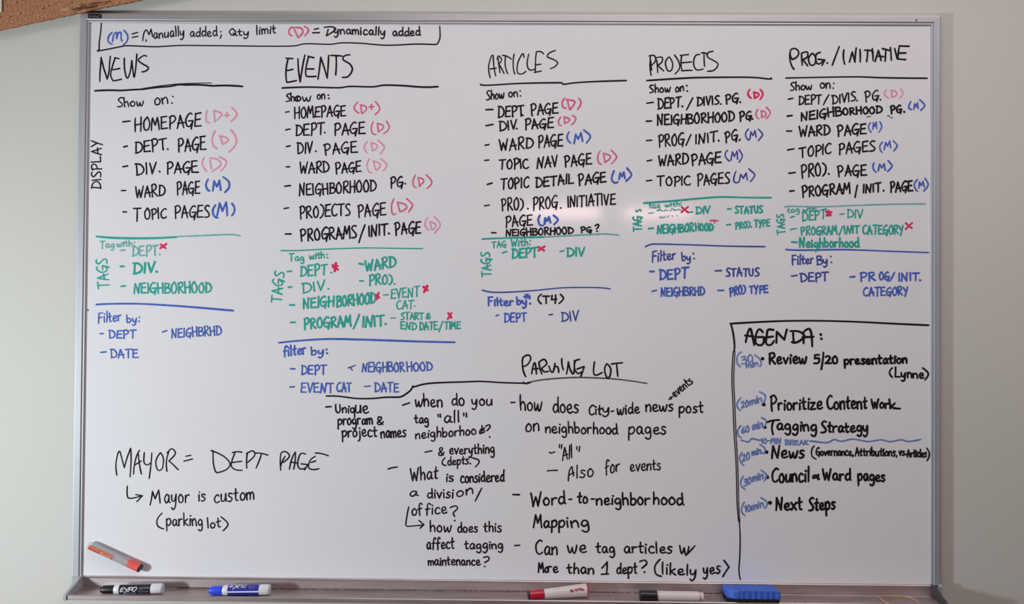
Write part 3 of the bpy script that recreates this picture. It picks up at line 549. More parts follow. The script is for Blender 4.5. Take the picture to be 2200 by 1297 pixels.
K 5.4 heading | c210,325 235,215 262,180 285,270 302,355;l205,252 295,262;c395,218 355,185 322,240 318,330 365,358 402,330 405,272;l340,270 405,268;c510,192 450,192 438,240 430,335 475,355 515,310;l412,278 505,262;l540,330 545,212 625,298 652,190;c720,225 722,280 728,318;c690,205 790,212 840,265 760,325 705,322;l832,335 830,215;c830,215 888,180 915,230 925,370;l820,268 942,265;d1015,240;d1020,285;T:AGENDA:
W 3.4 w | c165,428 122,470 118,545 152,588;w 30 165 560 287 530 82;w min 215 602 345 580 78;c305,460 355,500 378,550 362,585;T:(30 min)
K 5.2 w | d390,500;D390,500;w Review 460 556 862 552 122;w 5 940 552 1002 552 92;l1045,435 1022,615;w 20 1065 552 1197 552 82;w presentation 1270 562 1942 548 98;T:Review 5/20 presentation
K 4.4 w | c1785,600 1755,650 1785,700;w Lynne 1815 695 2122 712 98;c2110,600 2168,650 2165,690 2135,730;T:a name in brackets below the word presentation
W 3.4 w | c160,920 118,980 125,1030 158,1060;w 20 165 1032 240 1010 72;w min 255 1002 382 962 92;c355,855 415,890 418,940 395,980;T:(20min)
K 4.9 w | D403,992;w Prioritize 480 1055 1032 1042 142;w Content 1085 1042 1512 1035 140;w Wor 1565 1030 1745 1032 98;c1752,935 1760,985 1764,1036;c1812,978 1790,1000 1770,1006;c1770,1006 1800,1030 1870,1036;T:Prioritize Content Work
@ 1560 880 5
W 3.6 w | c160,170 125,220 130,275 165,300;w 60 165 258 245 232 68;w min 285 218 392 188 88;c380,85 425,110 428,150 405,182;T:(60 min)
K 5.0 w | D415,185;c445,132 500,115 570,110;c508,125 492,190 505,265;w agging 545 215 972 232 118;w Strategy 1015 245 1527 232 116;T:Tagging Strategy
W 3.8 rule | c160,325 210,340 240,345 275,310 310,316 370,330;T:short wave before 10-MIN BREAK
W 3.1 w | w 10-MIN 375 360 592 360 56;w BREAK 635 376 882 376 52;T:10-MIN BREAK
W 3.8 rule | c900,335 950,340 1085,352 1160,320 1240,338 1360,315 1500,338 1560,338 1670,322 1760,342 1880,322 1960,340 2090,318;T:long wavy line after 10-MIN BREAK
W 3.4 w | c170,455 145,510 155,560 190,595;w 20 170 558 250 525 74;w min. 275 495 390 465 86;c360,370 410,405 418,440 400,475;T:(20 min.)
K 5.2 w | D432,452;w News 490 522 837 512 135;T:News
K 3.7 w | c945,390 920,430 922,495 965,528;w Governance, 965 490 1367 490 86;w Attributions, 1385 492 1837 495 92;w vs. 1860 486 1932 486 88;w Articles 1945 506 2152 506 84;c2155,410 2180,455 2180,500 2160,545;T:(Governance, Attributions, vs. Articles)
W 3.6 w | c185,710 158,770 165,820 205,855;w 30 190 822 267 788 72;w min 285 772 397 738 88;c375,645 428,690 432,720 410,765;T:(30 min)
K 5.0 w | D440,722;w Council 490 778 892 770 155;c985,710 940,705 935,735 970,725 1000,745;l990,695 988,745;w Ward 1040 750 1337 758 120;w pages 1415 758 1707 768 122;T:Council & Ward pages
W 3.6 w | c195,990 165,1060 170,1100 200,1135;w 10 200 1098 262 1085 66;w min 275 1078 402 1042 92;c375,945 435,985 440,1020 415,1060;T:(10min)
K 5.4 w | D470,997;w Next 535 1076 817 1072 138;w Steps 885 1082 1172 1062 140;T:Next Steps
@ 230 930 4.314
K 3.2 heading | c90,390 82,290 100,190 118,172 140,250 160,320;c160,320 185,230 218,140;c218,140 222,260 212,405;c245,380 262,250 300,160;c290,195 300,290 318,380;l258,295 315,258;c345,180 342,270 370,295 405,275;c415,185 405,300 390,420;c492,182 452,260 468,340 510,330 522,240 496,182;c572,175 550,260 555,355;c555,185 600,145 632,190 572,258;l572,258 610,290 660,340;l730,215 775,205;l712,260 790,240;l965,160 982,175;c982,175 985,280 1005,355 1030,365;c965,160 1080,215 1138,280 1110,335 1020,368;c1250,178 1200,172 1160,182;c1185,182 1150,290 1180,335 1250,345;l1165,272 1245,262;c1300,185 1292,260 1295,325;c1290,190 1350,165 1368,205 1302,272;c1365,185 1430,188 1490,205;l1430,195 1380,325;c1650,215 1612,290 1610,345;c1605,300 1612,190 1655,172 1690,215 1632,272;c1690,335 1712,240 1745,175;c1745,178 1742,260 1728,335;l1700,268 1770,278;c1840,195 1790,195 1765,285 1790,332 1842,320;l1800,285 1860,292 1830,340;c1930,215 1880,255 1868,320 1910,338 1962,330;l1890,272 1932,258;c1930,185 1985,190 2050,210;T:MAYOR = DEPT PAGE
K 3.2 arrow | c188,490 186,570 210,605 325,580;l265,570 328,580 275,635;T:bent arrow below MAYOR
K 3.4 w | w M 400 660 495 642 118;w ayor 530 652 762 638 138;w is 845 632 912 628 118;w custom 990 642 1362 612 130;T:Mayor is custom
K 3.2 w | c510,740 465,800 470,860 525,888;w parking 550 855 885 860 112;w lot 930 882 1052 868 92;c1055,775 1115,830 1115,860 1075,905;T:(parking lot)
'''
# ---------------------------------------------------------------- room shell
WY = 0.008                                   # face of the wall behind the board
structure(box('wall_back', (-2.05, 4.2, WY, WY + 0.12, 0, 2.75), M['wall']))
structure(box('floor', (-2.15, 4.3, -8.1, WY + 0.12, -0.1, 0), M['floor']))
structure(box('ceiling', (-2.15, 4.3, -8.1, WY + 0.12, 2.75, 2.85), M['ceiling']))
structure(box('wall_right', (4.2, 4.3, -8.1, WY + 0.12, 0, 2.75), M['room']))
structure(box('wall_front', (-2.05, 4.2, -8.1, -8.0, 0, 2.75), M['room']))
structure(box('wall_left', (-2.15, -2.05, -8.1, WY + 0.12, 0, 2.75), M['wall']))

# ---------------------------------------------------------------- whiteboard
HW, HH = 1.79 / 2, 1.1779 / 2
wb = empty('whiteboard', (0, WY, Z0 - HH), 'large white dry-erase board in a slim aluminium frame, covered in coloured handwriting', 'whiteboard')
def child(o, parent=wb):
    """keep the world position of a mesh given in world coordinates"""
    o.parent = parent; o.matrix_parent_inverse = Matrix.Identity(4)
    off = Vector((0, 0, 0)); p = parent
    while p is not None: off += p.location; p = p.parent
    o.data.transform(Matrix.Translation(-off)); return o
surf = child(box('writing_surface', (-HW - 0.002, HW + 0.002, 0.0, 0.0078, Z0 - HH - 0.004, Z0 + HH + 0.002), M['board']))
# frame rails: profile (a = outward from the opening, b = towards the room)
PR = [(0, 0.0), (0, 0.0030), (0.0008, 0.0036), (0.0034, 0.0036), (0.0040, 0.0028), (0.0046, 0.0050), (0.0054, 0.0056), (0.0165, 0.0062), (0.0186, 0.0056), (0.0192, 0.0036), (0.0192, -0.0079), (0.004, -0.0079), (0.004, 0.0)]
def rail(name, sx, sz, corners, mtl):
    (x0, z0, mx0, mz0), (x1, z1, mx1, mz1) = corners
    path = [lambda a, b, x=x0, z=z0, mx=mx0, mz=mz0: Vector((x + mx * a, -b, Z0 + z + mz * a)),
            lambda a, b, x=x1, z=z1, mx=mx1, mz=mz1: Vector((x + mx * a, -b, Z0 + z + mz * a))]
    v, f = sweep(PR, path); o = child(link(name, v, f, mtl)); return o
rail('frame_rail', 0, 1, ((-HW, HH, -1, 1), (HW, HH, 1, 1)), M['alu'])
rail('frame_rail', -1, 0, ((-HW, HH, -1, 1), (-HW, -HH, -1, 0)), M['aluv'])
rail('frame_rail', 1, 0, ((HW, HH, 1, 1), (HW, -HH, 1, 0)), M['aluv'])
# maker's plate at the top left of the frame
def px_box(name, x0, y0, x1, y1, yf, yb, mtl, parent, bevel=0):
    a = at(x0, y0, yf); b = at(x1, y1, yf)
    o = box(name, (min(a.x, b.x), max(a.x, b.x), yf, yb, min(a.z, b.z), max(a.z, b.z)), mtl)
    child(o, parent)
    if bevel:
        md = o.modifiers.new('bevel', 'BEVEL'); md.width = bevel; md.segments = 3
    return o
plate = px_box('name_plate', 188.6, 29.6, 217, 38.6, -0.0082, -0.0045, M['black'], wb, 0.0012); plate['label'] = 'small black plate with pale lettering'
make_plate = [('l', [(192, 35.5), (194, 33.5), (195.5, 36)]), ('l', [(197, 34), (200, 35.5)]), ('l', [(201.5, 36), (204, 33.8)]), ('l', [(205, 34.5), (208, 36)]), ('l', [(209, 36), (213.5, 33.2)])]
sc1 = px_box('rivet', 221.5, 31, 223, 37, -0.0066, -0.0045, M['cap_grey'], wb)
sc2 = px_box('rivet', 1968, 41, 1970, 45.5, -0.0066, -0.0045, M['black'], wb); sc2['label'] = 'small black pin near the right corner'

# ---------------------------------------------------------------- marker tray
ZB = Z0 - HH
TF = ZB - 0.0235                              # tray floor height
TY0, TY1 = -0.004, -0.058                     # back and front of the trough
TX0, TX1 = -HW + 0.003, HW + 0.002
prof = [(0.004, ZB + 0.0005), (TY0 - 0.001, ZB + 0.0005), (TY0 - 0.0022, ZB - 0.001), (TY0, ZB - 0.004), (TY0, TF + 0.003), (TY0 + 0.0012, TF + 0.0018), (TY0 - 0.0015, TF),
        (TY1 + 0.010, TF - 0.0008), (TY1 + 0.004, TF + 0.0012), (TY1 + 0.001, TF + 0.0042), (TY1 - 0.002, TF + 0.0044), (TY1 - 0.0035, TF + 0.0030), (TY1 - 0.0035, TF - 0.004), (TY1 - 0.001, TF - 0.006),
        (TY1 + 0.01, TF - 0.004), (0.0, TF - 0.004), (0.004, TF)]
v, f = sweep(prof, [lambda a, b: Vector((TX0, a, b)), lambda a, b: Vector((TX1, a, b))])
tray = child(link('marker_tray', v, f, M['tray']))
# grime collected in the seam along the back of the trough
gv, gf = [], []; rr = random.Random(3); n = 800
for i in range(n):
    t = rr.random() ** 0.9; x = TX0 + 0.20 + (TX1 - TX0 - 0.55) * (i + rr.random()) / n
    L = rr.uniform(0.0005, 0.0022); h = rr.uniform(0.0002, 0.0014); zz = TF + rr.uniform(0.0002, 0.002)
    k = len(gv); d = rr.uniform(0.0004, 0.0016)
    gv += [(x - L, TY0 - 0.0001, TF), (x + L, TY0 - 0.0001, TF), (x + L * 0.7, TY0 - 0.0004, TF + h + 0.0012), (x - L * 0.7, TY0 - 0.0004, TF + h + 0.0012), (x + L * .8, TY0 - d, TF + 0.0004), (x - L * .8, TY0 - d, TF + 0.0004)]
    gf += [(k + 3, k + 2, k + 4, k + 5), (k + 5, k + 4, k + 1, k), (k, k + 3, k + 5), (k + 1, k + 4, k + 2)]
g = child(link('grime', gv, gf, M['grime']), tray); g.location = (0, 0, 0); g['kind'] = 'stuff'
# end caps: a side wall seen across the trough
def end_cap(sx, xin, xback, thick, mtl):
    side = [(TY0 + 0.004, ZB + 0.001), (TY0 - 0.010, ZB + 0.001), (TY0 - 0.022, ZB - 0.006), (TY1 + 0.008, TF + 0.010), (TY1 - 0.002, TF + 0.0062), (TY1 - 0.006, TF + 0.003), (TY1 - 0.006, TF - 0.006), (TY1 + 0.006, TF - 0.007), (TY0 + 0.004, TF - 0.006)]
    v, f = sweep(side, [lambda a, b: Vector((xin, a, b)), lambda a, b: Vector((xin + sx * thick, a, b))])
    return child(link('tray_end_cap', v, f, mtl))
cap_l = end_cap(-1, TX0 + 0.0005, 0, 0.006, M['cap_grey']); cap_l['label'] = 'pale grey plastic end cap'
cap_r = end_cap(1, TX1 - 0.004, 0, 0.006, M['cap_dark']); cap_r['label'] = 'dark plastic end cap'
# concave flare between each cap and the frame, and the corner clip
def flare(sx, x0, wid, mtl, label):
    v, f = [], []; n = 10
    for i in range(n + 1):
        t = i / n; z = ZB - 0.0005 - t * 0.026; y = TY0 - 0.002 - t * 0.040 
        xo = x0 + sx * (wid - wid * 0.75 * math.sin(t * math.pi * 0.5))
        v += [(x0, y, z), (xo, y + 0.004, z), (xo + sx * 0.0012, min(y + 0.012, 0.006), z - 0.001), (x0, 0.0078, z - 0.001)]
    for i in range(n):
        for j in range(3):
            a = i * 4 + j; f.append((a, a + 1, a + 5, a + 4))
    f.append((0, 3, 2, 1)); f.append((n * 4, n * 4 + 1, n * 4 + 2, n * 4 + 3))
    o = child(link('corner_flare', v, f, mtl, smooth=False)); o['label'] = label; return o
flare(-1, TX0 - 0.0055, 0.017, M['cap_grey'], 'pale curved corner piece at the left end of the tray')
flare(1, TX1 + 0.002, 0.002, M['cap_dark'], 'dark curved corner piece at the right end of the tray')
clip = child(link('corner_clip', *(lambda pts: ([*(Vector((p.x, -0.012, p.z)) for p in pts), *(Vector((p.x, 0.006, p.z)) for p in pts)],
        [tuple(range(len(pts)))] + [tuple(range(len(pts), 2 * len(pts)))[::-1]] + [(i, i + len(pts), (i + 1) % len(pts) + len(pts), (i + 1) % len(pts)) for i in range(len(pts))]))(
        [at(*q, -0.012) for q in ((2024, 1257), (2018, 1262), (2014, 1271), (2014, 1279), (2018, 1286), (2024, 1283))]), M['cap_grey']))
clip['label'] = 'pale crescent of plastic at the tray corner'

# ---------------------------------------------------------------- handwriting on the writing surface
def make_ink(name, mtl, strokes, wd, label, parent, mapper, lift0=0.00025, dense=0):
    V, F = [], []; k = 0; off = 0.00003 * random.random()
    for t, pts in strokes:
        if t == 'd': runs = [[pts[0], (pts[0][0] + wd * 0.25, pts[0][1] + wd * 0.2)]]; w_ = wd * 1.1
        elif t == 'D': runs = [[pts[0], (pts[0][0] + 0.6, pts[0][1] + 0.4)]]; w_ = 8.0
        else:
            w_ = wd; q = smooth(pts) if t == 'c' else pts
            if t == 'l':
                q2 = [pts[0]]
                for a, b in zip(pts, pts[1:]):
                    L = math.hypot(b[0] - a[0], b[1] - a[1]); n = max(1, min(4, int(L / 8))); bow = random.uniform(-0.025, 0.025) * L
                    for i in range(1, n + 1):
                        u = i / n; s = math.sin(math.pi * u) * bow / (L or 1)
                        q2.append((a[0] + (b[0] - a[0]) * u - (b[1] - a[1]) * s, a[1] + (b[1] - a[1]) * u + (b[0] - a[0]) * s))
                q = q2
            if dense:
                q3 = [q[0]]
                for a, b in zip(q, q[1:]):
                    n = max(1, int(math.hypot(b[0] - a[0], b[1] - a[1]) / dense))
                    q3 += [(a[0] + (b[0] - a[0]) * i / n, a[1] + (b[1] - a[1]) * i / n) for i in range(1, n + 1)]
                q = q3
            runs = split_sharp(q)
        for r in runs:
            v2, f2 = ribbon(r, w_); base = len(V); lift = lift0 + 0.000005 * (k % 90) + off; k += 1
            V += [mapper(p[0], p[1], lift + 0.0000038 * i / len(v2)) for i, p in enumerate(v2)]
            F += [tuple(base + i for i in q) for q in f2]
    o = link(name, V, F, mtl); 
    if parent is not None: child(o, parent)
    if label: o['label'] = label
    return o
KIND = {'w': 'handwriting', 'heading': 'handwritten_heading', 'rule': 'drawn_line', 'box': 'drawn_outline', 'arrow': 'drawn_arrow', 'star': 'drawn_cross', 'mark': 'pen_mark'}
ox = oy = 0.0; S = 1.0
for ln in WRITING.strip().split('\n'):
    if ln[0] == '@':
        ox, oy, S = (float(a) for a in ln[2:].split()); continue
    head, body = ln.split(' | ', 1); ik, wd, kd = head.split(); wd = float(wd) * {'K': 0.90, 'T': 0.91, 'W': 0.92}.get(ik, 1)
    text = 'lines of a drawn outline'
    st = []
    for e in body.split(';'):
        if e.startswith('T:'): text = e[2:]; continue
        if e[:2] in ('w ', 'r '):
            q = e.split(' '); x0, y0, x1, y1, h = (float(a) for a in q[2:7])
            for t, pts in word_strokes(q[1], x0, y0, x1, y1, h, perp=(e[0] == 'r')): st.append((t, [(ox + a / S, oy + b / S) for a, b in pts]))
        elif e[0] in 'lcdD': st.append((e[0], [(ox + float(p.split(',')[0]) / S, oy + float(p.split(',')[1]) / S) for p in e[1:].split()]))
        else: text += ';' + e
    nm, mtl = INK[ik]
    if kd in ('w', 'heading'): lab = f'{nm} {"heading" if kd == "heading" else "handwriting"} reading {text}'
    elif kd == 'star': lab = f'{nm} pen cross beside the writing' if text == 'X' else f'{nm} plus sign'
    elif kd == 'box' and text.startswith('lines'): lab = 'black outline under the legend line'
    else: lab = text
    make_ink(KIND[kd], mtl, st, wd, lab, surf, lambda a, b, l: at(a, b, -l))

# ---------------------------------------------------------------- pens
make_ink('lettering', M['cap_grey'], make_plate, 0.8, None, plate, lambda a, b, l: at(a, b, -0.0083 - l))
def frame_of(p0, p1, roll=0.0):
    A = (p1 - p0).normalized(); E1 = Vector((0, -1, 0)); E1 = (E1 - A * E1.dot(A)).normalized(); E2 = A.cross(E1)
    c, s = math.cos(roll), math.sin(roll)
    return (Vector((0, 0, 0)), A, E1 * c + E2 * s, E2 * c - E1 * s)
def on_barrel(fr, rfun, u0, v_ang, s, flip=1):
    """text px -> surface of a barrel: x along the axis, y around it"""
    O, A, E1, E2 = fr
    def mp(a, b, l):
        u = u0 + a * s; r = rfun(u) + l; ang = v_ang + b * s / r * flip
        return O + A * u + E1 * (r * math.cos(ang)) + E2 * (r * math.sin(ang))
    return mp
def pen_root(name, p0, label, cat, group=None): return empty(name, p0, label, cat, group)
def lk(o, root):  # meshes built round the origin of the root
    o.parent = root; return o

# 1. black pen with the EXPO label, at the left of the tray
R1 = 0.0092
def tray_pt(px, yw, r): 
    p = at(px, 1265, yw); return Vector((p.x, yw, TF + r + 0.0005))
p0 = tray_pt(217, -0.043, R1); p1 = tray_pt(350.5, -0.033, R1 + 0.0008); L1 = (p1 - p0).length
pen = pen_root('dry_erase_marker', p0, 'white marker with black cap and black printed label, leftmost pen in the tray', 'marker')
fr = frame_of(p0, p1); f1 = lambda u: 0.0092 + 0.0008 * u / L1
q = L1 / 133.5
lk(lathe('cap', [(0, 0.0050), (0.0005, 0.0058), (3.5 * q, 0.0060), (4 * q, 0.0078), (7 * q, 0.0086), (29 * q, 0.0088), (29.5 * q, 0.0072)], fr, M['black'], pen), pen)
lk(lathe('barrel', [(28.5 * q, 0.0066), (29 * q, 0.0082), (31 * q, 0.0092), (41 * q, 0.0095), (109 * q, 0.0098), (110 * q, 0.0100), (129 * q, 0.0099), (132 * q, 0.0094), (133.5 * q, 0.0084)], fr, M['white'], pen), pen)
lk(lathe('label', [(41.5 * q, 0.00965), (109 * q, 0.00995)], fr, M['blacklabel'], pen, a0=-1.45, a1=1.25, cap=False), pen).name = 'paper_label'
mp = on_barrel(fr, lambda u: 0.0100, 43 * q, 0.0, 0.001)
st = []
for e in ('l3,4 -1,4.6 -4,-3.8 ;').split(';'): pass
# axis +u runs to the right, angle grows upwards or downwards according to E2
dwn = 1 if fr[3].z < 0 else -1
mpw = on_barrel(fr, lambda u: 0.0101, 43 * q, -0.68 * dwn, 0.001, dwn)
expo = [('l', [(10, 1), (4.5, 1.2), (2, 9), (9, 8.2)]), ('l', [(3.5, 5), (8.5, 4.6)]), ('l', [(11, 1), (18, 9.5)]), ('l', [(20, 0.2), (9, 14)]), ('l', [(21.5, 1), (18.5, 9)]), ('c', [(21, 1), (26, 0.4), (26, 4.2), (20.5, 5.2)]), ('c', [(32, 0.5), (27.5, 2.5), (27, 8), (31, 8), (35, 3.5), (33.5, 0.3), (31.5, 0.6)])]
lk(make_ink('lettering', M['white'], expo, 1.75, 'white slanted lettering', None, mpw, 0.00015, 0.7), pen)
sub = word_strokes('dry_erase', 12, 13.4, 33, 13.4, 2.6) + [('c', [(42, 10), (45, 7), (47, 11), (44, 12)]), ('c', [(48, 10.5), (50, 8.5), (52, 11), (54, 8.5), (56, 10.5), (58, 8.5)])] + [('l', [(40, 1.6), (60, 0.8)]), ('l', [(39.6, 3.4), (59, 2.6)]), ('c', [(41, 6), (39, 9), (41, 12)])]
lk(make_ink('lettering', M['cap_grey'], sub, 0.5, 'small grey print', None, mpw, 0.00015, 0.7), pen)

# 2. blue pen
p0 = tray_pt(449.5, -0.040, 0.0090); p1 = tray_pt(580.5, -0.034, 0.0102); L2 = (p1 - p0).length; q = L2 / 131
pen = pen_root('dry_erase_marker', p0, 'white marker with bright blue cap and blue label lying in the tray', 'marker')
fr = frame_of(p0, p1); dwn = 1 if fr[3].z < 0 else -1
lk(lathe('cap', [(0, 0.0045), (0.0006, 0.0058), (3 * q, 0.0062), (4 * q, 0.0080), (9 * q, 0.0093), (29.5 * q, 0.0094), (30 * q, 0.0075)], fr, M['bluecap'], pen), pen)
lk(lathe('barrel', [(29 * q, 0.0070), (29.5 * q, 0.0086), (31.5 * q, 0.0097), (41 * q, 0.0099), (108 * q, 0.0102), (112 * q, 0.0105), (127 * q, 0.0105), (129.5 * q, 0.0100), (131 * q, 0.0088)], fr, M['white'], pen), pen)
for a0, a1 in ((-2.1, -0.12), (0.2, 1.7)):
    s0, s1 = (a0, a1) if dwn > 0 else (-a1, -a0)
    lk(lathe('paper_label', [(42 * q, 0.01015), (108.5 * q, 0.01055)], fr, M['bluelabel'], pen, a0=s0, a1=s1, cap=False), pen)
mpw = on_barrel(fr, lambda u: 0.0106, 44 * q, -1.72 * dwn, 0.001, dwn)
lk(make_ink('lettering', M['white'], expo, 1.7, 'white lettering at the top of the label', None, mpw, 0.00015, 0.7), pen)
lk(make_ink('lettering', M['cap_grey'], word_strokes('dry_erase', 14, 11.2, 36, 11.2, 3.0) + [('l', [(42, 8), (52, 8), (52, 12), (42, 12), (42, 8)])] + [('l', [(54, 4), (64, 3.6)])], 0.5, 'small grey print', None, mpw, 0.00015, 0.7), pen)

# 3. red capped pen leaning up to the right, near the middle
pa = at(1134, 1279.5, -0.047); pb = at(1262.5, 1266.5, -0.026)
pa.z = max(pa.z, TF + 0.0092)
pen = pen_root('dry_erase_marker', pa, 'white marker with dark red cap, tilted in the middle of the tray', 'marker')
fr = frame_of(pa, pb); L3 = (pb - pa).length; q = L3 / 129
lk(lathe('cap', [(1.2 * q, 0.0083), (4 * q, 0.0095), (8 * q, 0.0099), (34 * q, 0.0096), (34.5 * q, 0.0080)], fr, M['redcap'], pen), pen)
t_ = lk(lathe('cap_tip', [(0, 0.0078), (0.6 * q, 0.0088), (3.6 * q, 0.0092)], fr, M['black'], pen), pen); t_['label'] = 'black end of the cap'
lk(lathe('barrel', [(33.8 * q, 0.0080), (34 * q, 0.0090), (36 * q, 0.0096), (60 * q, 0.0104), (90 * q, 0.0116), (124 * q, 0.0130), (126 * q, 0.0130)], fr, M['pinkwhite'], pen), pen)
t_ = lk(lathe('end_ring', [(125.5 * q, 0.0131), (128 * q, 0.0128), (129 * q, 0.0118)], fr, M['redcap'], pen), pen); t_['label'] = 'dark red ring at the end'
dwn = 1 if fr[3].z < 0 else -1
mpw = on_barrel(fr, lambda u: 0.0118 + 0.0012 * (u / L3 - 0.7) / 0.3, 88 * q, -0.75 * dwn, 0.001, dwn)
lk(make_ink('lettering', M['darkred'], [('l', [(1, 2.5), (5, 1.5), (3, 4)]), ('l', [(1, 5.5), (8, 4.8)]), ('l', [(10, 2), (14, 5)]), ('l', [(13, 1), (20, 3)]), ('l', [(16, 4.2), (24, 1)]), ('l', [(20, 0), (28, 2.5)]), ('l', [(22, 4), (29, 5)])], 2.2, 'broken dark red print', None, mpw, 0.00015, 0.7), pen)

# 4. black capped plain white pen
p0 = tray_pt(1374, -0.046, 0.0112); p1 = tray_pt(1511, -0.046, 0.0098); L4 = (p1 - p0).length; q = L4 / 137
p0.z = TF + 0.0112; p1.z = TF + 0.0106
pen = pen_root('dry_erase_marker', p0, 'plain white marker with black cap beside the blue eraser', 'marker')
fr = frame_of(p0, p1)
lk(lathe('cap', [(0, 0.0098), (1.0 * q, 0.0110), (37 * q, 0.0106), (37.5 * q, 0.009)], fr, M['black'], pen), pen)
lk(lathe('barrel', [(37 * q, 0.0086), (37.5 * q, 0.0094), (127 * q, 0.0094), (128 * q, 0.0084)], fr, M['pinkwhite'], pen), pen)
t_ = lk(lathe('end_plug', [(127.6 * q, 0.0080), (130 * q, 0.0080), (130.4 * q, 0.0072), (132 * q, 0.0072), (132.4 * q, 0.0082), (136 * q, 0.0080), (137 * q, 0.0070)], fr, M['pinkwhite'], pen), pen)

# 5. orange highlighter stuck on the board
ha = at(191, 1170, -0.0088); hb = at(303, 1221, -0.0088)
pen = pen_root('highlighter_pen', ha, 'orange capped highlighter with clear barrel held slanting on the board', 'pen')
fr = frame_of(ha, hb, 0.0); LH = (hb - ha).length; q = LH / 123
lk(lathe('barrel', [(-3 * q, 0.0030), (-1.5 * q, 0.0058), (1 * q, 0.0074), (6 * q, 0.0084), (60 * q, 0.0086), (96 * q, 0.0084)], fr, M['clear'], pen), pen)
t_ = lk(lathe('ink_reservoir', [(8 * q, 0.0045), (9 * q, 0.0052), (80 * q, 0.0052), (84 * q, 0.0030), (96 * q, 0.0022)], fr, M['white'], pen), pen); t_['label'] = 'pale ink reservoir inside the barrel'
lk(lathe('cap', [(93 * q, 0.0076), (93.6 * q, 0.0086), (96 * q, 0.0088), (119 * q, 0.0088), (120 * q, 0.0080)], fr, M['orange'], pen), pen)
t_ = lk(lathe('cap_tip', [(119.4 * q, 0.0087), (122 * q, 0.0084), (123 * q, 0.0070)], fr, M['black'], pen), pen); t_['label'] = 'black end of the cap'
dwn = 1 if fr[3].z < 0 else -1
s0, s1 = (-0.50, 0.66) if dwn > 0 else (-0.66, 0.50)
lk(lathe('paper_label', [(4 * q, 0.00885), (60 * q, 0.00890)], fr, M['orangelabel'], pen, a0=s0, a1=s1, cap=False), pen)
mpw = on_barrel(fr, lambda u: 0.0091, 33 * q, 0.05 * dwn, 0.001, dwn)
lk(make_ink('lettering', M['white'], word_strokes('Pentel', 0, 5.2, 23, 5.0, 6), 0.9, 'white script on the label', None, mpw, 0.00015, 0.7), pen)
mpw = on_barrel(fr, lambda u: 0.0091, 8 * q, -0.25 * dwn, 0.001, dwn)
lk(make_ink('lettering', M['orange'], [('c', [(0, 4), (4, 2), (8, 5), (12, 2), (16, 5), (20, 2.5), (26, 4.5)])], 0.55, 'faint print on the label', None, mpw, 0.00015, 0.7), pen)

# 6. blue eraser
ea = at(1553, 1262, -0.028)
er = empty('board_eraser', (at(1620, 1270, -0.034).x, -0.034, TF), 'bright blue foam board eraser with black felt base in the tray', 'eraser')
def eraser():
    # footprint: rounded at the left end, measured along x (width) and y (depth)
    x0, x1 = at(1557, 1270, -0.030).x, at(1675, 1270, -0.055).x
    yb, yf = -0.0105, -0.0630
    def ring(z, e, ee=0.0):
        pts = []
        r = 0.020
        for i in range(9):
            a = math.pi / 2 * i / 8
            pts.append((x0 + e + r - r * math.sin(a) * 1.0, yf + e + r - r * math.cos(a), z))
        pts = pts[::1]
        pts += [(x0 + e, yb - e, z), (x1 - e - 0.004, yb - e, z), (x1 - e, yb - e - 0.004, z)]
        n = 22; rib = []
        rib = [(x1 - e, yf + e + 0.003, z), (x1 - e - 0.003, yf + e, z)]
        xs, xe = x1 - e - 0.005, x0 + e + r + 0.001
        for i in range(n + 1):
            xx = xs + (xe - xs) * i / n; rib.append((xx, yf + e + (0.0016 * (0.5 - 0.5 * math.cos(i / n * 2 * math.pi * 6.5)) if ee else 0), z))
        return pts + rib
    rings = [ring(TF + 0.0066, 0.0, 1), ring(TF + 0.009, -0.0004, 1), ring(TF + 0.0205, 0.0006, 1), ring(TF + 0.0225, 0.0014), ring(TF + 0.0235, 0.0030)]
    tilt = lambda p: Vector((p[0], p[1], p[2] + 0.0052 * (yb - p[1]) / (yb - yf)))
    V = [tilt(p) for r in rings for p in r]; n = len(rings[0]); F = []
    for i in range(len(rings) - 1):
        for j in range(n): F.append((i * n + j, i * n + (j + 1) % n, (i + 1) * n + (j + 1) % n, (i + 1) * n + j))
    F.append(tuple(range(n))[::-1]); F.append(tuple((len(rings) - 1) * n + j for j in range(n)))
    o = link('foam_body', V, F, M['eraser']); child(o, er)
    rings = [ring(TF + 0.0002, 0.001), ring(TF + 0.0068, 0.0012)]
    V = [tilt(p) for r in rings for p in r]; F = [(j, (j + 1) % n, n + (j + 1) % n, n + j) for j in range(n)] + [tuple(range(n))[::-1], tuple(n + j for j in range(n))]
    o = link('felt_base', V, F, M['felt']); child(o, er)
eraser()

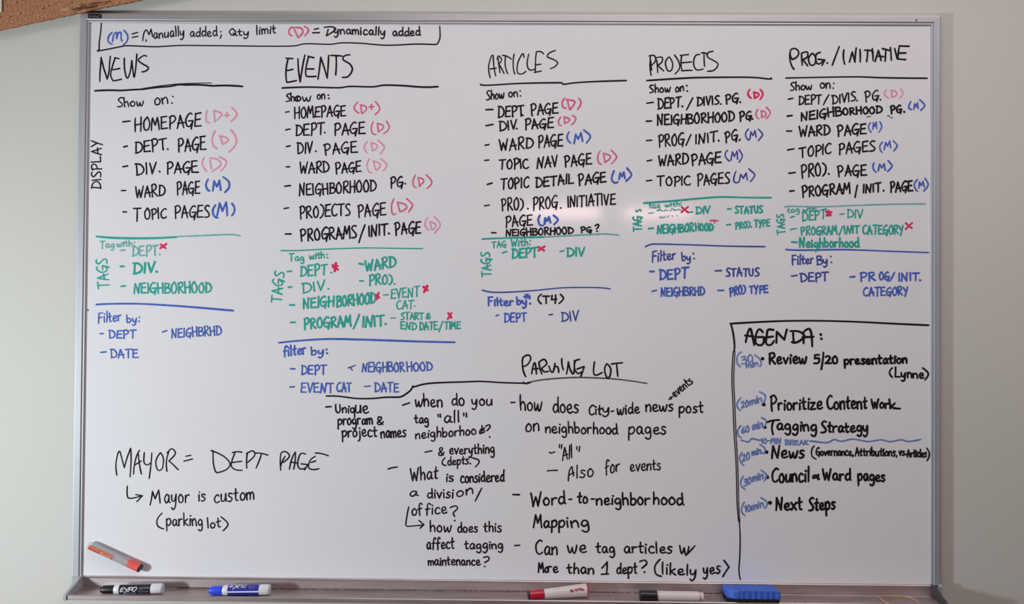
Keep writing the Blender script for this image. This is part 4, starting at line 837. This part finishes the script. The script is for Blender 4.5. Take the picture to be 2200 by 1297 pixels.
# 7. rubber band lying in the tray
pts = [(1930, 1305), (1912, 1297), (1897, 1290), (1890, 1283), (1891, 1279.5), (1897, 1279), (1912, 1279), (1930, 1279), (1945, 1281), (1960, 1285), (1969, 1291), (1974, 1297), (1974, 1304), (1960, 1309), (1942, 1309)]
def band():
    ctr = []
    P = pts + pts[:3]
    q = smooth(P, 3.0)
    for i, (a, b) in enumerate(q):
        # a band on the tray floor: the pixel picks the point of the floor plane, the two arcs rise a little
        d = FW + RT * ((a - 1100) / FPX) + UP * ((648.5 - b) / FPX); zf = TF + 0.003
        t = (zf - CAM.z) / d.z; p = CAM + d * t
        p.y = max(min(p.y, TY0 - 0.003), TY1 + 0.004); pp = at(a, b, p.y); ctr.append(Vector((pp.x, p.y, max(pp.z, TF + 0.0012))))
    V, F = [], []; m_ = 8
    for i, c in enumerate(ctr):
        a = ctr[max(0, i - 1)]; b = ctr[min(len(ctr) - 1, i + 1)]; T = (b - a).normalized() if (b - a).length > 1e-7 else Vector((1, 0, 0))
        N = T.cross(Vector((0, 0, 1))); N = N.normalized() if N.length > 1e-4 else Vector((0, 1, 0)); B = T.cross(N)
        for k in range(m_):
            an = 2 * math.pi * k / m_; V.append(c + N * (0.0009 * math.cos(an)) + B * (0.0011 * math.sin(an)))
    for i in range(len(ctr) - 1):
        for k in range(m_): F.append((i * m_ + k, i * m_ + (k + 1) % m_, (i + 1) * m_ + (k + 1) % m_, (i + 1) * m_ + k))
    o = link('rubber_band', V, F, M['rubber'], smooth=True)
    o['label'] = 'tan rubber band lying in a loop near the right end of the tray'; o['category'] = 'rubber band'
band()

# ---------------------------------------------------------------- cork board hanging crooked at the top left
YC = -0.0165                                   # front of the cork
cb = empty('cork_board', (at(-60, 40, YC).x, WY, at(-60, 40, YC).z), 'brown cork board hanging crooked with a torn lower edge, above the whiteboard', 'cork board')
e0 = at(-420, 63.8 + 0.2125 * 420, YC); e1 = at(660, 63.8 - 0.2125 * 660, YC)
dx = (e1 - e0).normalized(); up_ = Vector((-dx.z, 0, dx.x))
def cork():
    rr = random.Random(5); N = 160; V, F = [], []; L = (e1 - e0).length; Hc = 0.60
    low = []
    for i in range(N + 1):
        t = i / N; p = e0 + dx * (L * t); wob = rr.uniform(-0.0006, 0.0006)
        tf = (t * L - (at(150, 33, YC) - e0).length) / 0.11
        if 0 < tf < 1: wob += 0.0022 * math.sin(tf * math.pi) * rr.uniform(0.1, 1.0)
        low.append(p + up_ * wob)
    for p in low: V += [p, p + Vector((0, 0.009, 0)) + up_ * 0.002]
    for p in (low[-1], low[0]):
        V += [p + up_ * Hc, p + up_ * Hc + Vector((0, 0.009, 0))]
    n = len(low)
    front = [2 * i for i in range(n)] + [2 * n, 2 * n + 2]; back = [2 * i + 1 for i in range(n)] + [2 * n + 1, 2 * n + 3]
    F.append(tuple(front)); F.append(tuple(back[::-1])); m_ = len(front)
    for i in range(m_): F.append((front[i], back[i], back[(i + 1) % m_], front[(i + 1) % m_]))
    o = child(link('cork_sheet', V, F, M['cork']), cb)
    # pin holes
    V, F = [], []
    spots = [(2.4, 36.5), (16, 12.5), (22.5, 35.5), (36.5, 5), (44.5, 28), (80.5, 14), (104.5, 12), (154.5, 5.5), (93, 18), (130, -8), (60, -12), (180, -10), (12, -20)]
    for (a, b) in spots:
        c = at(a, b, YC - 0.0003); k = len(V); r = 0.0013
        for j in range(9): an = 2 * math.pi * j / 9; V.append(c + Vector((r * math.cos(an) * rr.uniform(.8, 1.2), 0, r * 1.15 * math.sin(an) * rr.uniform(.8, 1.2))))
        F.append(tuple(range(k, k + 9)))
    o = child(link('pin_holes', V, F, M['hole']), cb); o['kind'] = 'stuff'; o.name = 'pin_hole'
    # torn, crumbled patch by the lower edge: flakes of dark and pale cork
    for nm, mt, lst in (('torn_cork', M['corkdark'], [(150, 20, 200, 16, 2.6), (162, 18, 196, 13, 2.5), (178, 15, 214, 12, 3.4), (190, 9, 222, 5, 2.6), (196, 18, 214, 12, 2.2), (222, 8, 240, 2, 2.2), (170, 11, 184, 9, 1.5), (160, 24, 176, 20.5, 1.3)]),
                        ('torn_cork_flake', M['corkpale'], [(128, 23, 150, 18, 3.2), (142, 18, 155, 22, 1.9), (158, 25.8, 180, 25, 1.6), (176, 25, 186, 22, 1.4), (186, 12.5, 200, 10.5, 1.6), (130, 15.5, 138, 14, 1.2), (160, 15, 176, 11.5, 1.6), (186, 5, 200, 3, 1.6), (205, 15, 222, 11, 1.2)])):
        V, F = [], []
        for (xa, ya, xb, yb_, wd) in lst:
            n = 7; k = len(V)
            for i in range(n + 1):
                t = i / n; cx = xa + (xb - xa) * t; cy = ya + (yb_ - ya) * t + rr.uniform(-1, 1); hw = wd * (0.25 + math.sin(math.pi * t)) * 0.8 * rr.uniform(.6, 1.2)
                V += [at(cx, cy - hw, YC - 0.0004), at(cx, cy, YC - 0.0004 - 0.0016 * rr.random()), at(cx, cy + hw, YC - 0.0004)]
            for i in range(n):
                for j in (0, 1): a = k + 3 * i + j; F.append((a, a + 1, a + 4, a + 3))
        o = child(link(nm, V, F, mt), cb); o['kind'] = 'stuff'; o['label'] = 'dark crumbled cork' if nm == 'torn_cork' else 'pale torn flakes'
cork()
mb = at(-60, -40, -0.0075)
child(box('mounting_block', (mb.x - 0.05, mb.x + 0.05, -0.0075, WY, mb.z - 0.02, mb.z + 0.02), M['cap_dark']), cb)
# sheet of paper pinned on the cork, only its edge in view
pa_ = [at(-90, -80, YC - 0.003), at(3.8, -80, YC - 0.003), at(3.5, 26, YC - 0.003), at(-90, 34, YC - 0.003)]
V = pa_ + [p + Vector((0, 0.0006, 0)) for p in pa_]
pp = link('paper_sheet', V, [(0, 3, 2, 1), (4, 5, 6, 7), (0, 1, 5, 4), (1, 2, 6, 5), (2, 3, 7, 6), (3, 0, 4, 7)], M['paper'])
pp['label'] = 'edge of a pale paper sheet pinned on the cork board, far left'; pp['category'] = 'paper'
